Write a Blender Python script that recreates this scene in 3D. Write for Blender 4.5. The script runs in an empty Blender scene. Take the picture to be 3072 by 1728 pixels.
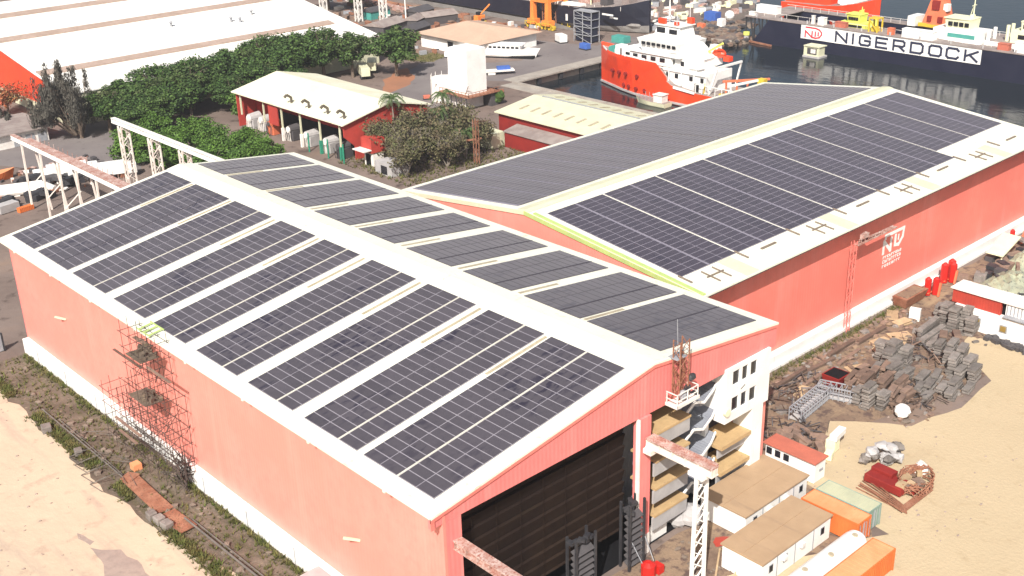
import bpy, bmesh, math, random
from mathutils import Vector, Matrix
R = math.radians
rnd = random.Random(7)

# ---------------------------------------------------------------- camera, sky, sun, exposure
scn = bpy.context.scene
col = scn.collection
cd = bpy.data.cameras.new('camera'); cam = bpy.data.objects.new('camera', cd); col.objects.link(cam)
cd.sensor_width = 36.0; cd.lens = 41.064; cd.clip_start = 0.5; cd.clip_end = 6000
cr_, cu_, cv_ = (0.73276, -0.67996, -0.0266), (0.2868, 0.27315, 0.91822), (0.61709, 0.68047, -0.39517)
M = Matrix(((cr_[0], cu_[0], -cv_[0], -48.723), (cr_[1], cu_[1], -cv_[1], -64.594), (cr_[2], cu_[2], -cv_[2], 72.198), (0, 0, 0, 1)))
cam.matrix_world = M
scn.camera = cam

SUN = Vector((-0.612, -0.405, 0.680)).normalized()
w = bpy.data.worlds.new('World'); scn.world = w; w.use_nodes = True
nt = w.node_tree; bg = nt.nodes['Background']; bg.inputs['Strength'].default_value = 0.075
sky = nt.nodes.new('ShaderNodeTexSky'); sky.sky_type = 'NISHITA'; sky.sun_disc = False
sky.sun_elevation = math.asin(SUN.z); sky.sun_rotation = math.atan2(SUN.x, SUN.y)
sky.air_density = 1.0; sky.dust_density = 5.0; sky.altitude = 0
nt.links.new(sky.outputs[0], bg.inputs[0])
sd = bpy.data.lights.new('sun', 'SUN'); sd.energy = 4.8; sd.angle = R(0.53); sd.color = (1.0, 0.945, 0.87)
so = bpy.data.objects.new('sun', sd); col.objects.link(so); so.location = (0, 0, 150)
so.rotation_euler = SUN.to_track_quat('Z', 'Y').to_euler()
scn.view_settings.view_transform = 'Standard'; scn.view_settings.look = 'None'
scn.view_settings.exposure = 0.5; scn.view_settings.gamma = 1.0

# ---------------------------------------------------------------- materials
def mat(name, c1, c2=None, scale=0.35, rough=0.75, spec=0.3, metal=0.0, wave=None, bump=0.0, bscale=2.0,
        c3=None, c3amt=0.55, island=0.0, streak=None, objrand=0.0, sharp=0.12):
    """procedural paint: two tones mixed by noise, a third tone for stains, optional corrugation and streaks"""
    m = bpy.data.materials.new(name); m.use_nodes = True; t = m.node_tree; N = t.nodes; L = t.links
    b = N['Principled BSDF']; b.inputs['Roughness'].default_value = rough
    b.inputs['Specular IOR Level'].default_value = spec; b.inputs['Metallic'].default_value = metal
    geo = N.new('ShaderNodeNewGeometry'); pos = geo.outputs['Position']
    c2 = c2 or tuple(min(1, v * 0.82) for v in c1)
    def noise(sc, det=6, vec=None):
        n = N.new('ShaderNodeTexNoise'); n.inputs['Scale'].default_value = sc; n.inputs['Detail'].default_value = det
        n.inputs['Roughness'].default_value = 0.62
        L.new(vec or pos, n.inputs['Vector']); return n
    def ramp(src, a, b_):
        r = N.new('ShaderNodeMapRange'); r.inputs['From Min'].default_value = a; r.inputs['From Max'].default_value = b_
        L.new(src, r.inputs['Value']); return r.outputs[0]
    def mix(fac, a, b_, mode='MIX'):
        x = N.new('ShaderNodeMix'); x.data_type = 'RGBA'; x.blend_type = mode
        for k, s in ((0, fac), (6, a), (7, b_)):
            if hasattr(s, 'is_linked'): L.new(s, x.inputs[k])
            else: x.inputs[k].default_value = s if k == 0 else tuple(s) + (1,)
        return x.outputs[2]
    n1 = noise(scale)
    out = mix(ramp(n1.outputs[0], 0.5 - sharp, 0.5 + sharp), c1, c2)
    n3 = noise(scale * 6.5, 4)
    out = mix(ramp(n3.outputs[0], 0.45, 0.75), out, tuple(v * 0.86 for v in c1)) if c3 is None else \
          mix(ramp(n3.outputs[0], c3amt, c3amt + 0.12), out, c3)
    if streak:      # (stretch vector, colour, threshold)
        mp = N.new('ShaderNodeMapping'); mp.inputs['Scale'].default_value = streak[0]; L.new(pos, mp.inputs['Vector'])
        n2 = noise(1.0, 5, mp.outputs[0])
        out = mix(ramp(n2.outputs[0], streak[2], streak[2] + 0.22), out, streak[1])
    if island or objrand:
        if island: src, amt = geo.outputs['Random Per Island'], island
        else:
            oi = N.new('ShaderNodeObjectInfo'); src, amt = oi.outputs['Random'], objrand
        mr = N.new('ShaderNodeMapRange'); mr.inputs['To Min'].default_value = 1 - amt; mr.inputs['To Max'].default_value = 1 + amt
        L.new(src, mr.inputs['Value'])
        h = N.new('ShaderNodeHueSaturation'); L.new(mr.outputs[0], h.inputs['Value']); L.new(out, h.inputs['Color']); out = h.outputs[0]
    L.new(out, b.inputs['Base Color'])
    if wave or bump:
        bn = N.new('ShaderNodeBump')
        if wave:    # (axis, spacing, strength)
            wv = N.new('ShaderNodeTexWave'); wv.bands_direction = wave[0]; wv.inputs['Scale'].default_value = 0.314 / wave[1]
            L.new(pos, wv.inputs['Vector']); L.new(wv.outputs[0], bn.inputs['Height'])
            bn.inputs['Strength'].default_value = wave[2]; bn.inputs['Distance'].default_value = 0.12
        else:
            nb = noise(bscale, 5); L.new(nb.outputs[0], bn.inputs['Height']); bn.inputs['Strength'].default_value = bump
            bn.inputs['Distance'].default_value = 0.3
        L.new(bn.outputs[0], b.inputs['Normal'])
    return m

X = {}
X['pink_x'] = mat('pink_sheet_side', (.82, .285, .235), (.80, .255, .205), .12, .5, .4, wave=('Y', .5, .08), streak=((.35, .35, .02), (.83, .33, .27), .56))
X['pink_y'] = mat('pink_sheet_front', (.82, .235, .22), (.78, .20, .19), .12, .5, .4, wave=('X', .5, .10), streak=((.5, .5, .03), (.82, .28, .26), .55))
X['pink_b'] = mat('salmon_sheet', (.82, .225, .175), (.79, .19, .15), .10, .5, .4, wave=('X', .6, .08), streak=((.12, .5, .015), (.83, .29, .245), .54))
X['trim_pink'] = mat('pink_trim', (.84, .24, .2), None, .5, .5)
X['roof_white'] = mat('white_roof_sheet', (.77, .77, .665), (.73, .73, .62), .15, .45, .4, streak=((.5, .02, .5), (.54, .53, .41), .60), c3=(.58, .57, .45), c3amt=.60)
X['roof_cream'] = mat('cream_roof_sheet', (.64, .64, .47), (.58, .58, .41), .3, .5, .4)
X['lime'] = mat('lime_trim', (.44, .56, .20), (.36, .47, .18), .4, .6)
X['white'] = mat('white_paint', (.84, .84, .82), (.76, .76, .74), .3, .5, .4, c3=(.62, .58, .52), c3amt=.64, streak=((1.2, 1.2, .1), (.68, .62, .55), .62))
X['white_dirty'] = mat('dirty_white_paint', (.80, .78, .74), (.66, .62, .58), .5, .6, .3, c3=(.42, .30, .24), c3amt=.64)
X['frame'] = mat('panel_frame_metal', (.29, .275, .31), (.24, .225, .26), 1.0, .4, .5)
X['frame_b'] = mat('panel_frame_metal_dull', (.25, .235, .28), (.21, .195, .24), 1.0, .4, .5)
X['gapline'] = mat('panel_walkway_metal', (.62, .60, .52), None, 1.0, .5, .4)
X['gapdark'] = mat('panel_gap_shadow_rail', (.07, .065, .08), None, 1.0, .7, .2)
X['railbrown'] = mat('weathered_rail', (.24, .19, .15), (.18, .14, .11), .6, .7)
X['ventmetal'] = mat('dark_vent_metal', (.10, .085, .065), None, .6, .6)
X['rackdark'] = mat('dark_rack_metal', (.13, .12, .135), None, 1.0, .7, .3)  # darker backing, so row gaps on the far slopes read as dark lines
X['rooflight'] = mat('aged_roof_light', (.36, .31, .22), (.46, .41, .30), .5, .5)
def panelmat(name, base, dark, hi):
    m = mat(name, base, tuple(v * .9 for v in base), .25, .40, .45, island=.13, objrand=0)
    t = m.node_tree; N = t.nodes; L = t.links; b = N['Principled BSDF']
    geo = [n for n in N if n.type == 'NEW_GEOMETRY'][0]
    src = b.inputs['Base Color'].links[0].from_socket
    b.inputs['Sheen Weight'].default_value = 1.0; b.inputs['Sheen Roughness'].default_value = .32; b.inputs['Sheen Tint'].default_value = (.95, .9, .9, 1)
    mp = N.new('ShaderNodeMapping'); mp.inputs['Scale'].default_value = hi; L.new(geo.outputs['Position'], mp.inputs['Vector'])
    n = N.new('ShaderNodeTexNoise'); n.inputs['Scale'].default_value = 1.0; n.inputs['Detail'].default_value = 3; L.new(mp.outputs[0], n.inputs['Vector'])
    n2 = N.new('ShaderNodeTexNoise'); n2.inputs['Scale'].default_value = .11; n2.inputs['Detail'].default_value = 3; L.new(geo.outputs['Position'], n2.inputs['Vector'])
    a = N.new('ShaderNodeMapRange'); a.inputs['From Min'].default_value = .5; a.inputs['From Max'].default_value = .62; L.new(n.outputs[0], a.inputs['Value'])
    c = N.new('ShaderNodeMapRange'); c.inputs['From Min'].default_value = .46; c.inputs['From Max'].default_value = .6; L.new(n2.outputs[0], c.inputs['Value'])
    mu = N.new('ShaderNodeMath'); mu.operation = 'MULTIPLY'; L.new(a.outputs[0], mu.inputs[0]); L.new(c.outputs[0], mu.inputs[1])
    mx = N.new('ShaderNodeMix'); mx.data_type = 'RGBA'; L.new(mu.outputs[0], mx.inputs[0]); L.new(src, mx.inputs[6]); mx.inputs[7].default_value = dark + (1,)
    L.new(mx.outputs[2], b.inputs['Base Color'])
    return m
X['panel'] = panelmat('solar_cell_glass', (.070, .062, .074), (.022, .018, .032), (.55, 1.6, .5))
X['panel_b'] = panelmat('solar_cell_glass_dark', (.046, .038, .055), (.03, .025, .04), (1.2, .5, .5))
X['door'] = mat('brown_door_fabric', (.022, .014, .012), (.030, .019, .014), .12, .85, .1, streak=((.04, .3, .8), (.040, .027, .014), .6))
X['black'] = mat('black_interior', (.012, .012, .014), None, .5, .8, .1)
X['blacksteel'] = mat('black_steel', (.03, .03, .036), (.05, .05, .055), .6, .5, .4)
X['rackslat'] = mat('grey_black_slat', (.085, .08, .085), None, .6, .6, .3)
X['pole'] = mat('dull_brown_pole', (.06, .045, .04), (.10, .08, .07), .8, .8, .2)
X['rust'] = mat('rusty_steel', (.24, .10, .06), (.34, .17, .11), .7, .8, .2, c3=(.12, .06, .045))
X['beam_rust'] = mat('rusted_white_beam', (.36, .20, .165), (.54, .43, .39), .8, .7, .2, c3=(.30, .12, .09), c3amt=.5)
X['beam_white'] = mat('white_beam', (.78, .74, .68), (.70, .60, .54), .5, .6, .3, c3=(.45, .28, .22), c3amt=.66)
X['tan_deck'] = mat('tan_concrete_deck', (.50, .35, .18), (.42, .29, .15), .6, .85, c3=(.30, .21, .13), c3amt=.60)
X['tan_roof'] = mat('tan_cabin_roof', (.40, .28, .175), (.36, .25, .155), .4, .7, .3, c3=(.31, .22, .15), c3amt=.64, streak=((.9, .12, 1), (.27, .19, .13), .58))
X['bungalow_roof'] = mat('peach_roof_sheet', (.54, .385, .285), (.48, .34, .25), .2, .6)
X['greywall'] = mat('grey_blue_sheet', (.25, .27, .31), (.19, .20, .24), .5, .6, .3, wave=('X', .3, .3))
X['greyconc'] = mat('pale_grey_concrete', (.44, .43, .43), (.34, .33, .33), .5, .8)
X['glass'] = mat('dark_window', (.02, .022, .028), None, .5, .15, .5)
X['yellowglass'] = mat('ochre_window', (.30, .20, .05), None, .5, .3, .5)
X['orange'] = mat('orange_container_paint', (.68, .17, .045), (.60, .15, .04), .4, .6, .3, c3=(.38, .11, .05), c3amt=.66, wave=('X', .35, .3))
X['orange_top'] = mat('faded_orange_roof', (.78, .34, .17), (.70, .28, .13), .4, .6, .3, c3=(.42, .16, .1), c3amt=.68)
X['green'] = mat('faded_green_container', (.26, .36, .30), (.20, .29, .25), .5, .6, .3, wave=('X', .35, .3), c3=(.2, .15, .1), c3amt=.66)
X['green_top'] = mat('pale_green_roof', (.46, .47, .33), (.40, .42, .30), .4, .6, c3=(.34, .2, .12), c3amt=.68)
X['redroof'] = mat('dusty_red_roof', (.50, .15, .10), (.42, .13, .09), .5, .7)
X['red'] = mat('bright_red_paint', (.52, .02, .015), (.54, .02, .015), .5, .45, .4)
X['shadedred'] = mat('shaded_red_wall', (.40, .035, .03), (.30, .03, .03), .3, .7)  # red wall with the shade under the eave put into its colour
X['redwall'] = mat('red_sheet_wall', (.48, .060, .045), (.38, .05, .04), .3, .6, wave=('Y', .6, .25))
X['darkred'] = mat('dark_red_wall', (.26, .025, .02), (.20, .02, .018), .4, .6)
X['bigwhite'] = mat('warehouse_white_roof', (.84, .83, .79), (.80, .79, .74), .05, .5)
X['bigstripe'] = mat('warehouse_roof_vent_strip', (.36, .27, .22), (.42, .32, .27), .15, .7)
X['cream_stain'] = mat('stained_cream_roof', (.84, .82, .66), (.74, .70, .50), .12, .5, .3)
X['hull_red'] = mat('orange_red_hull', (.85, .07, .02), (.78, .06, .02), .3, .4, .5, c3=(.55, .05, .03), c3amt=.66, streak=((.9, .9, .06), (.60, .09, .05), .60))
X['hull_black'] = mat('black_hull_paint', (.012, .014, .028), (.018, .020, .034), .1, .4, .5, streak=((.3, .3, .03), (.03, .03, .045), .6))
X['hull_grey'] = mat('grey_hull_bottom', (.22, .21, .20), (.17, .16, .155), .2, .7, c3=(.13, .1, .09), c3amt=.6)
X['deckgrey'] = mat('worn_deck', (.22, .18, .17), (.30, .26, .24), .4, .8, c3=(.34, .17, .12), c3amt=.62)
X['navy'] = mat('navy_dock_paint', (.010, .012, .030), (.016, .018, .038), .15, .5, .4, c3=(.03, .03, .05), c3amt=.66)
X['letter'] = mat('dark_slate_lettering', (.035, .04, .075), None, 1, .5)
X['logo_red'] = mat('red_lettering', (.75, .05, .07), None, 1, .5)
X['yellow'] = mat('lime_yellow_paint', (.72, .76, .16), (.66, .70, .15), .6, .5)
X['cream'] = mat('cream_ship_paint', (.80, .80, .56), (.74, .74, .50), .5, .5)
X['teal'] = mat('teal_paint', (.08, .34, .30), None, .5, .5)
X['craneorange'] = mat('crane_orange', (.80, .27, .06), (.72, .22, .05), .5, .5, c3=(.5, .15, .05), c3amt=.68)
X['cranered'] = mat('crane_coral', (.72, .20, .10), (.62, .16, .08), .5, .5)
X['brickred'] = mat('faded_brick_red', (.42, .055, .035), (.34, .05, .035), .5, .55)
X['yellow2'] = mat('safety_yellow', (.70, .50, .05), None, .6, .5)
X['blue'] = mat('blue_paint', (.06, .14, .45), (.05, .11, .38), .5, .5)
X['greenpost'] = mat('green_post_paint', (.03, .25, .16), None, .5, .5)
X['slab'] = mat('grey_concrete_slab', (.215, .195, .18), (.145, .13, .12), .8, .85, .2, objrand=.25, c3=(.36, .33, .30), c3amt=.6)
X['slab_brown'] = mat('brown_timber_slab', (.22, .15, .115), (.15, .105, .085), .8, .85, .2, objrand=.3, c3=(.42, .34, .26), c3amt=.64)
X['timber'] = mat('dry_timber', (.48, .36, .22), (.38, .27, .17), .8, .8, .2, objrand=.2)
X['galv'] = mat('galvanised_frame', (.34, .35, .37), (.26, .27, .30), .8, .6, .4)
X['galvdark'] = mat('dull_grey_pipe', (.17, .155, .14), (.11, .10, .09), .8, .7, .3)
X['tarp'] = mat('grey_green_tarpaulin', (.36, .38, .27), (.26, .28, .22), .35, .8, .2, c3=(.12, .13, .12), c3amt=.55, bump=.6, bscale=.8)
X['concrete'] = mat('quay_concrete', (.36, .33, .29), (.28, .25, .22), .25, .85, c3=(.16, .14, .12), c3amt=.6)
X['bark'] = mat('tree_bark', (.13, .10, .08), (.19, .15, .12), 1.5, .9, .1)
X['barkpale'] = mat('pale_bark', (.30, .27, .23), (.22, .19, .16), 1.5, .9, .1)
X['leaf'] = mat('green_leaves', (.038, .080, .018), (.070, .122, .027), .22, .65, .25, island=.5, c3=(.022, .045, .014), c3amt=.48, streak=((.12, .12, .12), (.10, .10, .05), .56))
X['leaf_light'] = mat('bright_green_leaves', (.075, .150, .020), (.045, .098, .016), .3, .6, .3, island=.4)
X['leaf_grey'] = mat('grey_green_needles', (.105, .098, .083), (.065, .063, .055), .4, .8, .2, island=.4)
X['leaf_brown'] = mat('brownish_leaves', (.085, .095, .040), (.13, .095, .065), .4, .8, .2, island=.4)
X['leaf_red'] = mat('red_flame_leaves', (.40, .09, .05), (.10, .11, .04), .35, .8, .2, island=.4)
X['palm'] = mat('palm_fronds', (.05, .085, .03), (.08, .12, .04), .6, .6, .3, island=.4)
X['grass'] = mat('verge_grass', (.075, .095, .022), (.14, .115, .045), .5, .8, .2, island=.4)

# ground materials
X['ground'] = mat('brown_yard_ground', (.150, .115, .100), (.21, .165, .145), .045, .9, .15, bump=.35, bscale=.7, c3=(.09, .068, .06), c3amt=.56, streak=((.02, .06, 1), (.24, .17, .13), .55))
X['sand'] = mat('beige_sand', (.500, .405, .270), (.455, .365, .240), .07, .95, .1, bump=.3, bscale=2.2, c3=(.43, .34, .22), c3amt=.58, streak=((.06, .35, 1), (.42, .33, .22), .60), sharp=.2)
X['sand_left'] = mat('pink_sand', (.54, .45, .335), (.48, .395, .295), .06, .95, .1, bump=.4, bscale=.5, streak=((.45, .045, 1), (.41, .32, .26), .53), sharp=.2, c3=(.44, .34, .26), c3amt=.56)
X['dirt'] = mat('scrap_dirt', (.17, .12, .092), (.27, .195, .135), .12, .95, .1, bump=.6, bscale=1.2, c3=(.115, .08, .07), c3amt=.5, streak=((.08, .3, 1), (.42, .31, .19), .6))
X['verge'] = mat('rubble_verge', (.175, .14, .11), (.115, .09, .07), .22, .95, .1, bump=.8, bscale=1.5, c3=(.26, .21, .15), c3amt=.6, streak=((.7, .08, 1), (.075, .080, .03), .54))
X['asphalt'] = mat('worn_asphalt', (.165, .145, .145), (.20, .18, .175), .08, .9, .2, c3=(.12, .105, .105), c3amt=.6)
X['redearth'] = mat('red_earth', (.36, .17, .10), (.27, .14, .09), .12, .95, .1)
X['greenground'] = mat('dusty_grass_ground', (.13, .13, .055), (.21, .165, .09), .2, .95, .1)
X['mud'] = mat('grey_silt', (.31, .25, .22), (.36, .29, .25), .2, .9, .15)
X['rubble'] = mat('rubble_stone', (.23, .185, .15), (.15, .12, .10), .5, .95, .1, bump=.6)

# water
wm = bpy.data.materials.new('harbour_water'); wm.use_nodes = True; N = wm.node_tree.nodes; L = wm.node_tree.links
b = N['Principled BSDF']; b.inputs['Base Color'].default_value = (.012, .017, .022, 1); b.inputs['Roughness'].default_value = .10
b.inputs['IOR'].default_value = 1.33
g = N.new('ShaderNodeNewGeometry'); mp = N.new('ShaderNodeMapping'); mp.inputs['Scale'].default_value = (.6, .25, 1); mp.inputs['Rotation'].default_value = (0, 0, .5)
L.new(g.outputs['Position'], mp.inputs['Vector'])
n = N.new('ShaderNodeTexNoise'); n.inputs['Scale'].default_value = .9; n.inputs['Detail'].default_value = 5; L.new(mp.outputs[0], n.inputs['Vector'])
bn = N.new('ShaderNodeBump'); bn.inputs['Strength'].default_value = .35; bn.inputs['Distance'].default_value = .25; L.new(n.outputs[0], bn.inputs['Height']); L.new(bn.outputs[0], b.inputs['Normal'])
X['water'] = wm

# ---------------------------------------------------------------- mesh helpers
class MB:
    def __init__(s): s.v = []; s.f = []; s.m = []
    def face(s, pts, m=0):
        i = len(s.v); s.v += [tuple(p) for p in pts]; s.f.append(tuple(range(i, i + len(pts)))); s.m.append(m)
    def hexa(s, p, m=0):       # p: 4 bottom, 4 top points
        i = len(s.v); s.v += [tuple(q) for q in p]
        for q in ((3, 2, 1, 0), (4, 5, 6, 7), (0, 1, 5, 4), (1, 2, 6, 5), (2, 3, 7, 6), (3, 0, 4, 7)):
            s.f.append(tuple(i + k for k in q)); s.m.append(m)
    def box(s, x0, x1, y0, y1, z0, z1, m=0):
        s.hexa([(x0, y0, z0), (x1, y0, z0), (x1, y1, z0), (x0, y1, z0), (x0, y0, z1), (x1, y0, z1), (x1, y1, z1), (x0, y1, z1)], m)
    def obox(s, c, size, rz=0, m=0, tilt=0):
        Q = Matrix.Rotation(rz, 3, 'Z') @ Matrix.Rotation(tilt, 3, 'X'); hx, hy, hz = [v / 2 for v in size]; c = Vector(c)
        s.hexa([c + Q @ Vector(p) for p in ((-hx, -hy, -hz), (hx, -hy, -hz), (hx, hy, -hz), (-hx, hy, -hz), (-hx, -hy, hz), (hx, -hy, hz), (hx, hy, hz), (-hx, hy, hz))], m)
    def bar(s, a, b_, w, h=None, m=0):
        h = h or w; a = Vector(a); b_ = Vector(b_); d = (b_ - a)
        if d.length < 1e-6: return
        d.normalize(); up = Vector((0, 0, 1)) if abs(d.z) < .95 else Vector((0, 1, 0))
        sd_ = d.cross(up).normalized(); u = sd_.cross(d).normalized()
        P = []
        for e in (a, b_):
            for i, j in ((-1, -1), (1, -1), (1, 1), (-1, 1)): P.append(e + sd_ * (i * w / 2) + u * (j * h / 2))
        i0 = len(s.v); s.v += [tuple(q) for q in P]
        for q in ((3, 2, 1, 0), (4, 5, 6, 7), (0, 1, 5, 4), (1, 2, 6, 5), (2, 3, 7, 6), (3, 0, 4, 7)):
            s.f.append(tuple(i0 + k for k in q)); s.m.append(m)
    def tube(s, a, b_, r0, r1=None, n=7, m=0, caps=True):
        r1 = r0 if r1 is None else r1; a = Vector(a); b_ = Vector(b_); d = (b_ - a).normalized()
        up = Vector((0, 0, 1)) if abs(d.z) < .95 else Vector((1, 0, 0)); u = d.cross(up).normalized(); v = d.cross(u)
        i0 = len(s.v)
        for e, r in ((a, r0), (b_, r1)):
            for k in range(n):
                t = 2 * math.pi * k / n; s.v.append(tuple(e + (u * math.cos(t) + v * math.sin(t)) * r))
        for k in range(n):
            s.f.append((i0 + k, i0 + (k + 1) % n, i0 + n + (k + 1) % n, i0 + n + k)); s.m.append(m)
        if caps:
            s.f.append(tuple(i0 + k for k in range(n))[::-1]); s.m.append(m); s.f.append(tuple(i0 + n + k for k in range(n))); s.m.append(m)
    def prism(s, poly, z0, z1, m=0, side=None):
        n = len(poly); i0 = len(s.v)
        s.v += [(x, y, z0) for x, y in poly] + [(x, y, z1) for x, y in poly]
        s.f.append(tuple(i0 + k for k in range(n))[::-1]); s.m.append(m if side is None else side)
        s.f.append(tuple(i0 + n + k for k in range(n))); s.m.append(m)
        for k in range(n):
            s.f.append((i0 + k, i0 + (k + 1) % n, i0 + n + (k + 1) % n, i0 + n + k)); s.m.append(m if side is None else side)
    def ext(s, pts, vec, m=0):     # extrude a 3D polygon along a vector
        n = len(pts); i0 = len(s.v); vec = Vector(vec)
        s.v += [tuple(p) for p in pts] + [tuple(Vector(p) + vec) for p in pts]
        s.f.append(tuple(i0 + k for k in range(n))); s.m.append(m); s.f.append(tuple(i0 + n + k for k in range(n))[::-1]); s.m.append(m)
        for k in range(n):
            s.f.append((i0 + k, i0 + (k + 1) % n, i0 + n + (k + 1) % n, i0 + n + k)); s.m.append(m)
    def blob(s, c, r, m=0, n=8, k=5, jit=.15):
        c = Vector(c); i0 = len(s.v); rows = []
        for a in range(k + 1):
            th = math.pi * a / k; row = []
            for q in range(n if 0 < a < k else 1):
                ph = 2 * math.pi * q / n; f = 1 + rnd.uniform(-jit, jit)
                s.v.append((c.x + r[0] * f * math.sin(th) * math.cos(ph), c.y + r[1] * f * math.sin(th) * math.sin(ph), c.z + r[2] * f * math.cos(th)))
                row.append(len(s.v) - 1)
            rows.append(row)
        for a in range(k):
            A, B = rows[a], rows[a + 1]
            for q in range(n):
                q2 = (q + 1) % n
                if len(A) == 1: fc = (A[0], B[q], B[q2])
                elif len(B) == 1: fc = (A[q], B[0], A[q2])
                else: fc = (A[q], B[q], B[q2], A[q2])
                s.f.append(fc); s.m.append(m)

def emit(name, mb, mats, parent=None, off=(0, 0, 0), fix=True, smooth=False, bevel=0):
    me = bpy.data.meshes.new(name); ox, oy, oz = off
    me.from_pydata([(x - ox, y - oy, z - oz) for x, y, z in mb.v], [], mb.f)
    if not isinstance(mats, (list, tuple)): mats = [mats]
    for k in mats: me.materials.append(X[k] if isinstance(k, str) else k)
    if len(mats) > 1: me.polygons.foreach_set('material_index', mb.m)
    if fix:
        bm = bmesh.new(); bm.from_mesh(me); bmesh.ops.recalc_face_normals(bm, faces=bm.faces); bm.to_mesh(me); bm.free()
    if smooth: me.polygons.foreach_set('use_smooth', [True] * len(me.polygons))
    o = bpy.data.objects.new(name, me); col.objects.link(o)
    if parent is not None: o.parent = parent
    if bevel:
        bv = o.modifiers.new('bevel', 'BEVEL'); bv.width = bevel; bv.segments = 2; bv.limit_method = 'ANGLE'
    return o

def tag(o, label, cat, group=None, kind=None):
    if label: o['label'] = label
    if cat: o['category'] = cat
    if group: o['group'] = group
    if kind: o['kind'] = kind
    return o
def thing(name, label, cat, loc=(0, 0, 0), group=None):
    o = bpy.data.objects.new(name, None); col.objects.link(o); o.location = loc; o.empty_display_size = .5
    return tag(o, label, cat, group)
def worldloc(o):
    v = Vector((0, 0, 0))
    while o is not None: v += o.location; o = o.parent
    return v
def part(name, mb, mats, parent, label=None, **k):      # mesh given in world coordinates, stored relative to its thing
    o = emit(name, mb, mats, parent, worldloc(parent), **k)
    if label: o['label'] = label
    return o
def solo(name, mb, mats, label, cat, loc, group=None, **k):   # a thing that is one mesh, given in world coordinates
    o = emit(name, mb, mats, None, loc, **k); o.location = loc
    return tag(o, label, cat, group)
def struct(name, mb, mats, **k): return tag(emit(name, mb, mats, **k), None, None, kind='structure')
def box(*a, **k): m = MB(); m.box(*a, **k); return m
def copy_tree(o, parent=None):
    c = o.copy(); col.objects.link(c); c.parent = parent
    for ch in [q for q in bpy.data.objects if q.parent == o]: copy_tree(ch, c)
    return c

def jag(poly, step=3.0, amt=.7, seed=1):
    r = random.Random(seed); out = []
    for i in range(len(poly)):
        a = Vector(poly[i] + (0,)); b_ = Vector(poly[(i + 1) % len(poly)] + (0,)); n = max(1, int((b_ - a).length / step))
        for k in range(n):
            q = a.lerp(b_, k / n); out.append((q.x + r.uniform(-amt, amt), q.y + r.uniform(-amt, amt)))
    return out
def sheet(name, poly, z, m, step=3.0, amt=.7, seed=1):
    mb = MB(); mb.face([(x, y, z) for x, y in (jag(poly, step, amt, seed) if amt else poly)]); return struct(name, mb, m)

# ---------------------------------------------------------------- ground and water
land = [(-500, -400), (157, -400), (157, 160), (236, 160), (238, 150), (243, 152), (250, 158), (266, 172), (288, 178), (306, 192), (420, 420), (800, 1600), (-500, 1600)]
mb = MB(); mb.prism(land, -6, 0, 0, 1); struct('ground', mb, ['ground', 'concrete'], fix=True)
mb = MB(); mb.face([(-600, -2500, -2), (3500, -2500, -2), (3500, 3500, -2), (-600, 3500, -2)]); struct('water', mb, 'water', fix=False)
sheet('sand_yard', [(29, -8), (47, -15.5), (49, -4), (58, -1), (63, 1.2), (69, -5.8), (77, -8), (86, -7.8), (89, -4), (92, 0), (96, 1), (100, -7), (130, -14), (156, -22), (156, -120), (-10, -120), (6, -14)], .008, 'sand', 2.5, .5, 3)
sheet('dirt_yard', [(-2, -.6), (47, -.6), (48.5, 13.2), (146, 13.9), (156, 13), (156, -18), (100, -9), (66, -2), (50, -3), (47.5, -14), (29, -21), (-2, -16)], .004, 'dirt', 3, .4, 4)
sheet('sand_field', [(-6.6, 86), (-6.9, 60), (-7.4, 50), (-6.6, 40), (-5.6, 30), (-4.6, 24), (-4, 8), (-4, -20), (-90, -20), (-120, 90), (-40, 93)], .006, 'sand_left', 2.0, .45, 5)
sheet('mud_patch', [(-13.1, 45), (-12.5, 42), (-13.1, 41.7), (-13.6, 43.8)], .012, 'mud', .8, .15, 31)
sheet('mud_patch', [(-13.2, 41.5), (-12.6, 39.9), (-11.2, 38.6), (-11.0, 35.7), (-11.4, 30), (-15.5, 30), (-14.5, 35.8), (-13.7, 37.4)], .012, 'mud', 1.0, .25, 32)
sheet('rubble_verge', [(-7.5, 93), (-1, 92.6), (.6, 92.6), (.6, -6), (-8, -6), (-8, 50)], .003, 'verge', 3, .2, 6)
sheet('access_road', [(28, 197), (36, 184), (46, 166), (53, 163), (60, 185), (70, 205), (88, 226), (80, 226), (58, 206), (48, 208)], .006, 'asphalt', 4, .6, 7)
sheet('yard_road', [(112, 162), (118, 165), (132, 180), (144, 190), (157, 198), (168, 200), (172, 190), (157, 182), (144, 172), (128, 152)], .006, 'asphalt', 5, .5, 8)
sheet('quay_apron', [(158.4, 161.4), (236, 161.4), (236, 172), (218, 178), (206, 176), (200, 196), (178, 178), (160, 190), (148, 180)], .009, 'asphalt', 6, .5, 9)
sheet('red_earth', [(126, 176), (131, 182), (137, 189), (146, 196), (150, 196), (145, 186), (136, 178)], .011, 'redearth', 3, .6, 10)
sheet('lawn', [(156, 203), (160, 210), (168, 206), (168, 200), (160, 196)], .012, 'greenground', 2, .6, 11)
sheet('red_earth', [(88, 176), (94, 190), (104, 190), (98, 178)], .010, 'redearth', 3, .6, 12)
sheet('quay_road', [(200, 236), (208, 300), (216, 300), (214, 236), (212, 205), (205, 205)], .007, 'redearth', 6, .5, 13)
sheet('tree_bed', [(52, 140), (80, 137), (83, 176), (100, 190), (130, 196), (126, 214), (90, 214), (66, 205), (54, 182)], .004, 'ground', 4, 1, 14)
mb = MB(); mb.box(157, 158.2, -40, 158.8, 0.0, .35); mb.box(157, 236, 158.8, 160, 0, .35); mb.box(158.2, 236, 160, 164.5, .0, .12); mb.box(153.0, 157, -40, 160, 0, .12)
struct('quay_kerb', mb, 'concrete')
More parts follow.
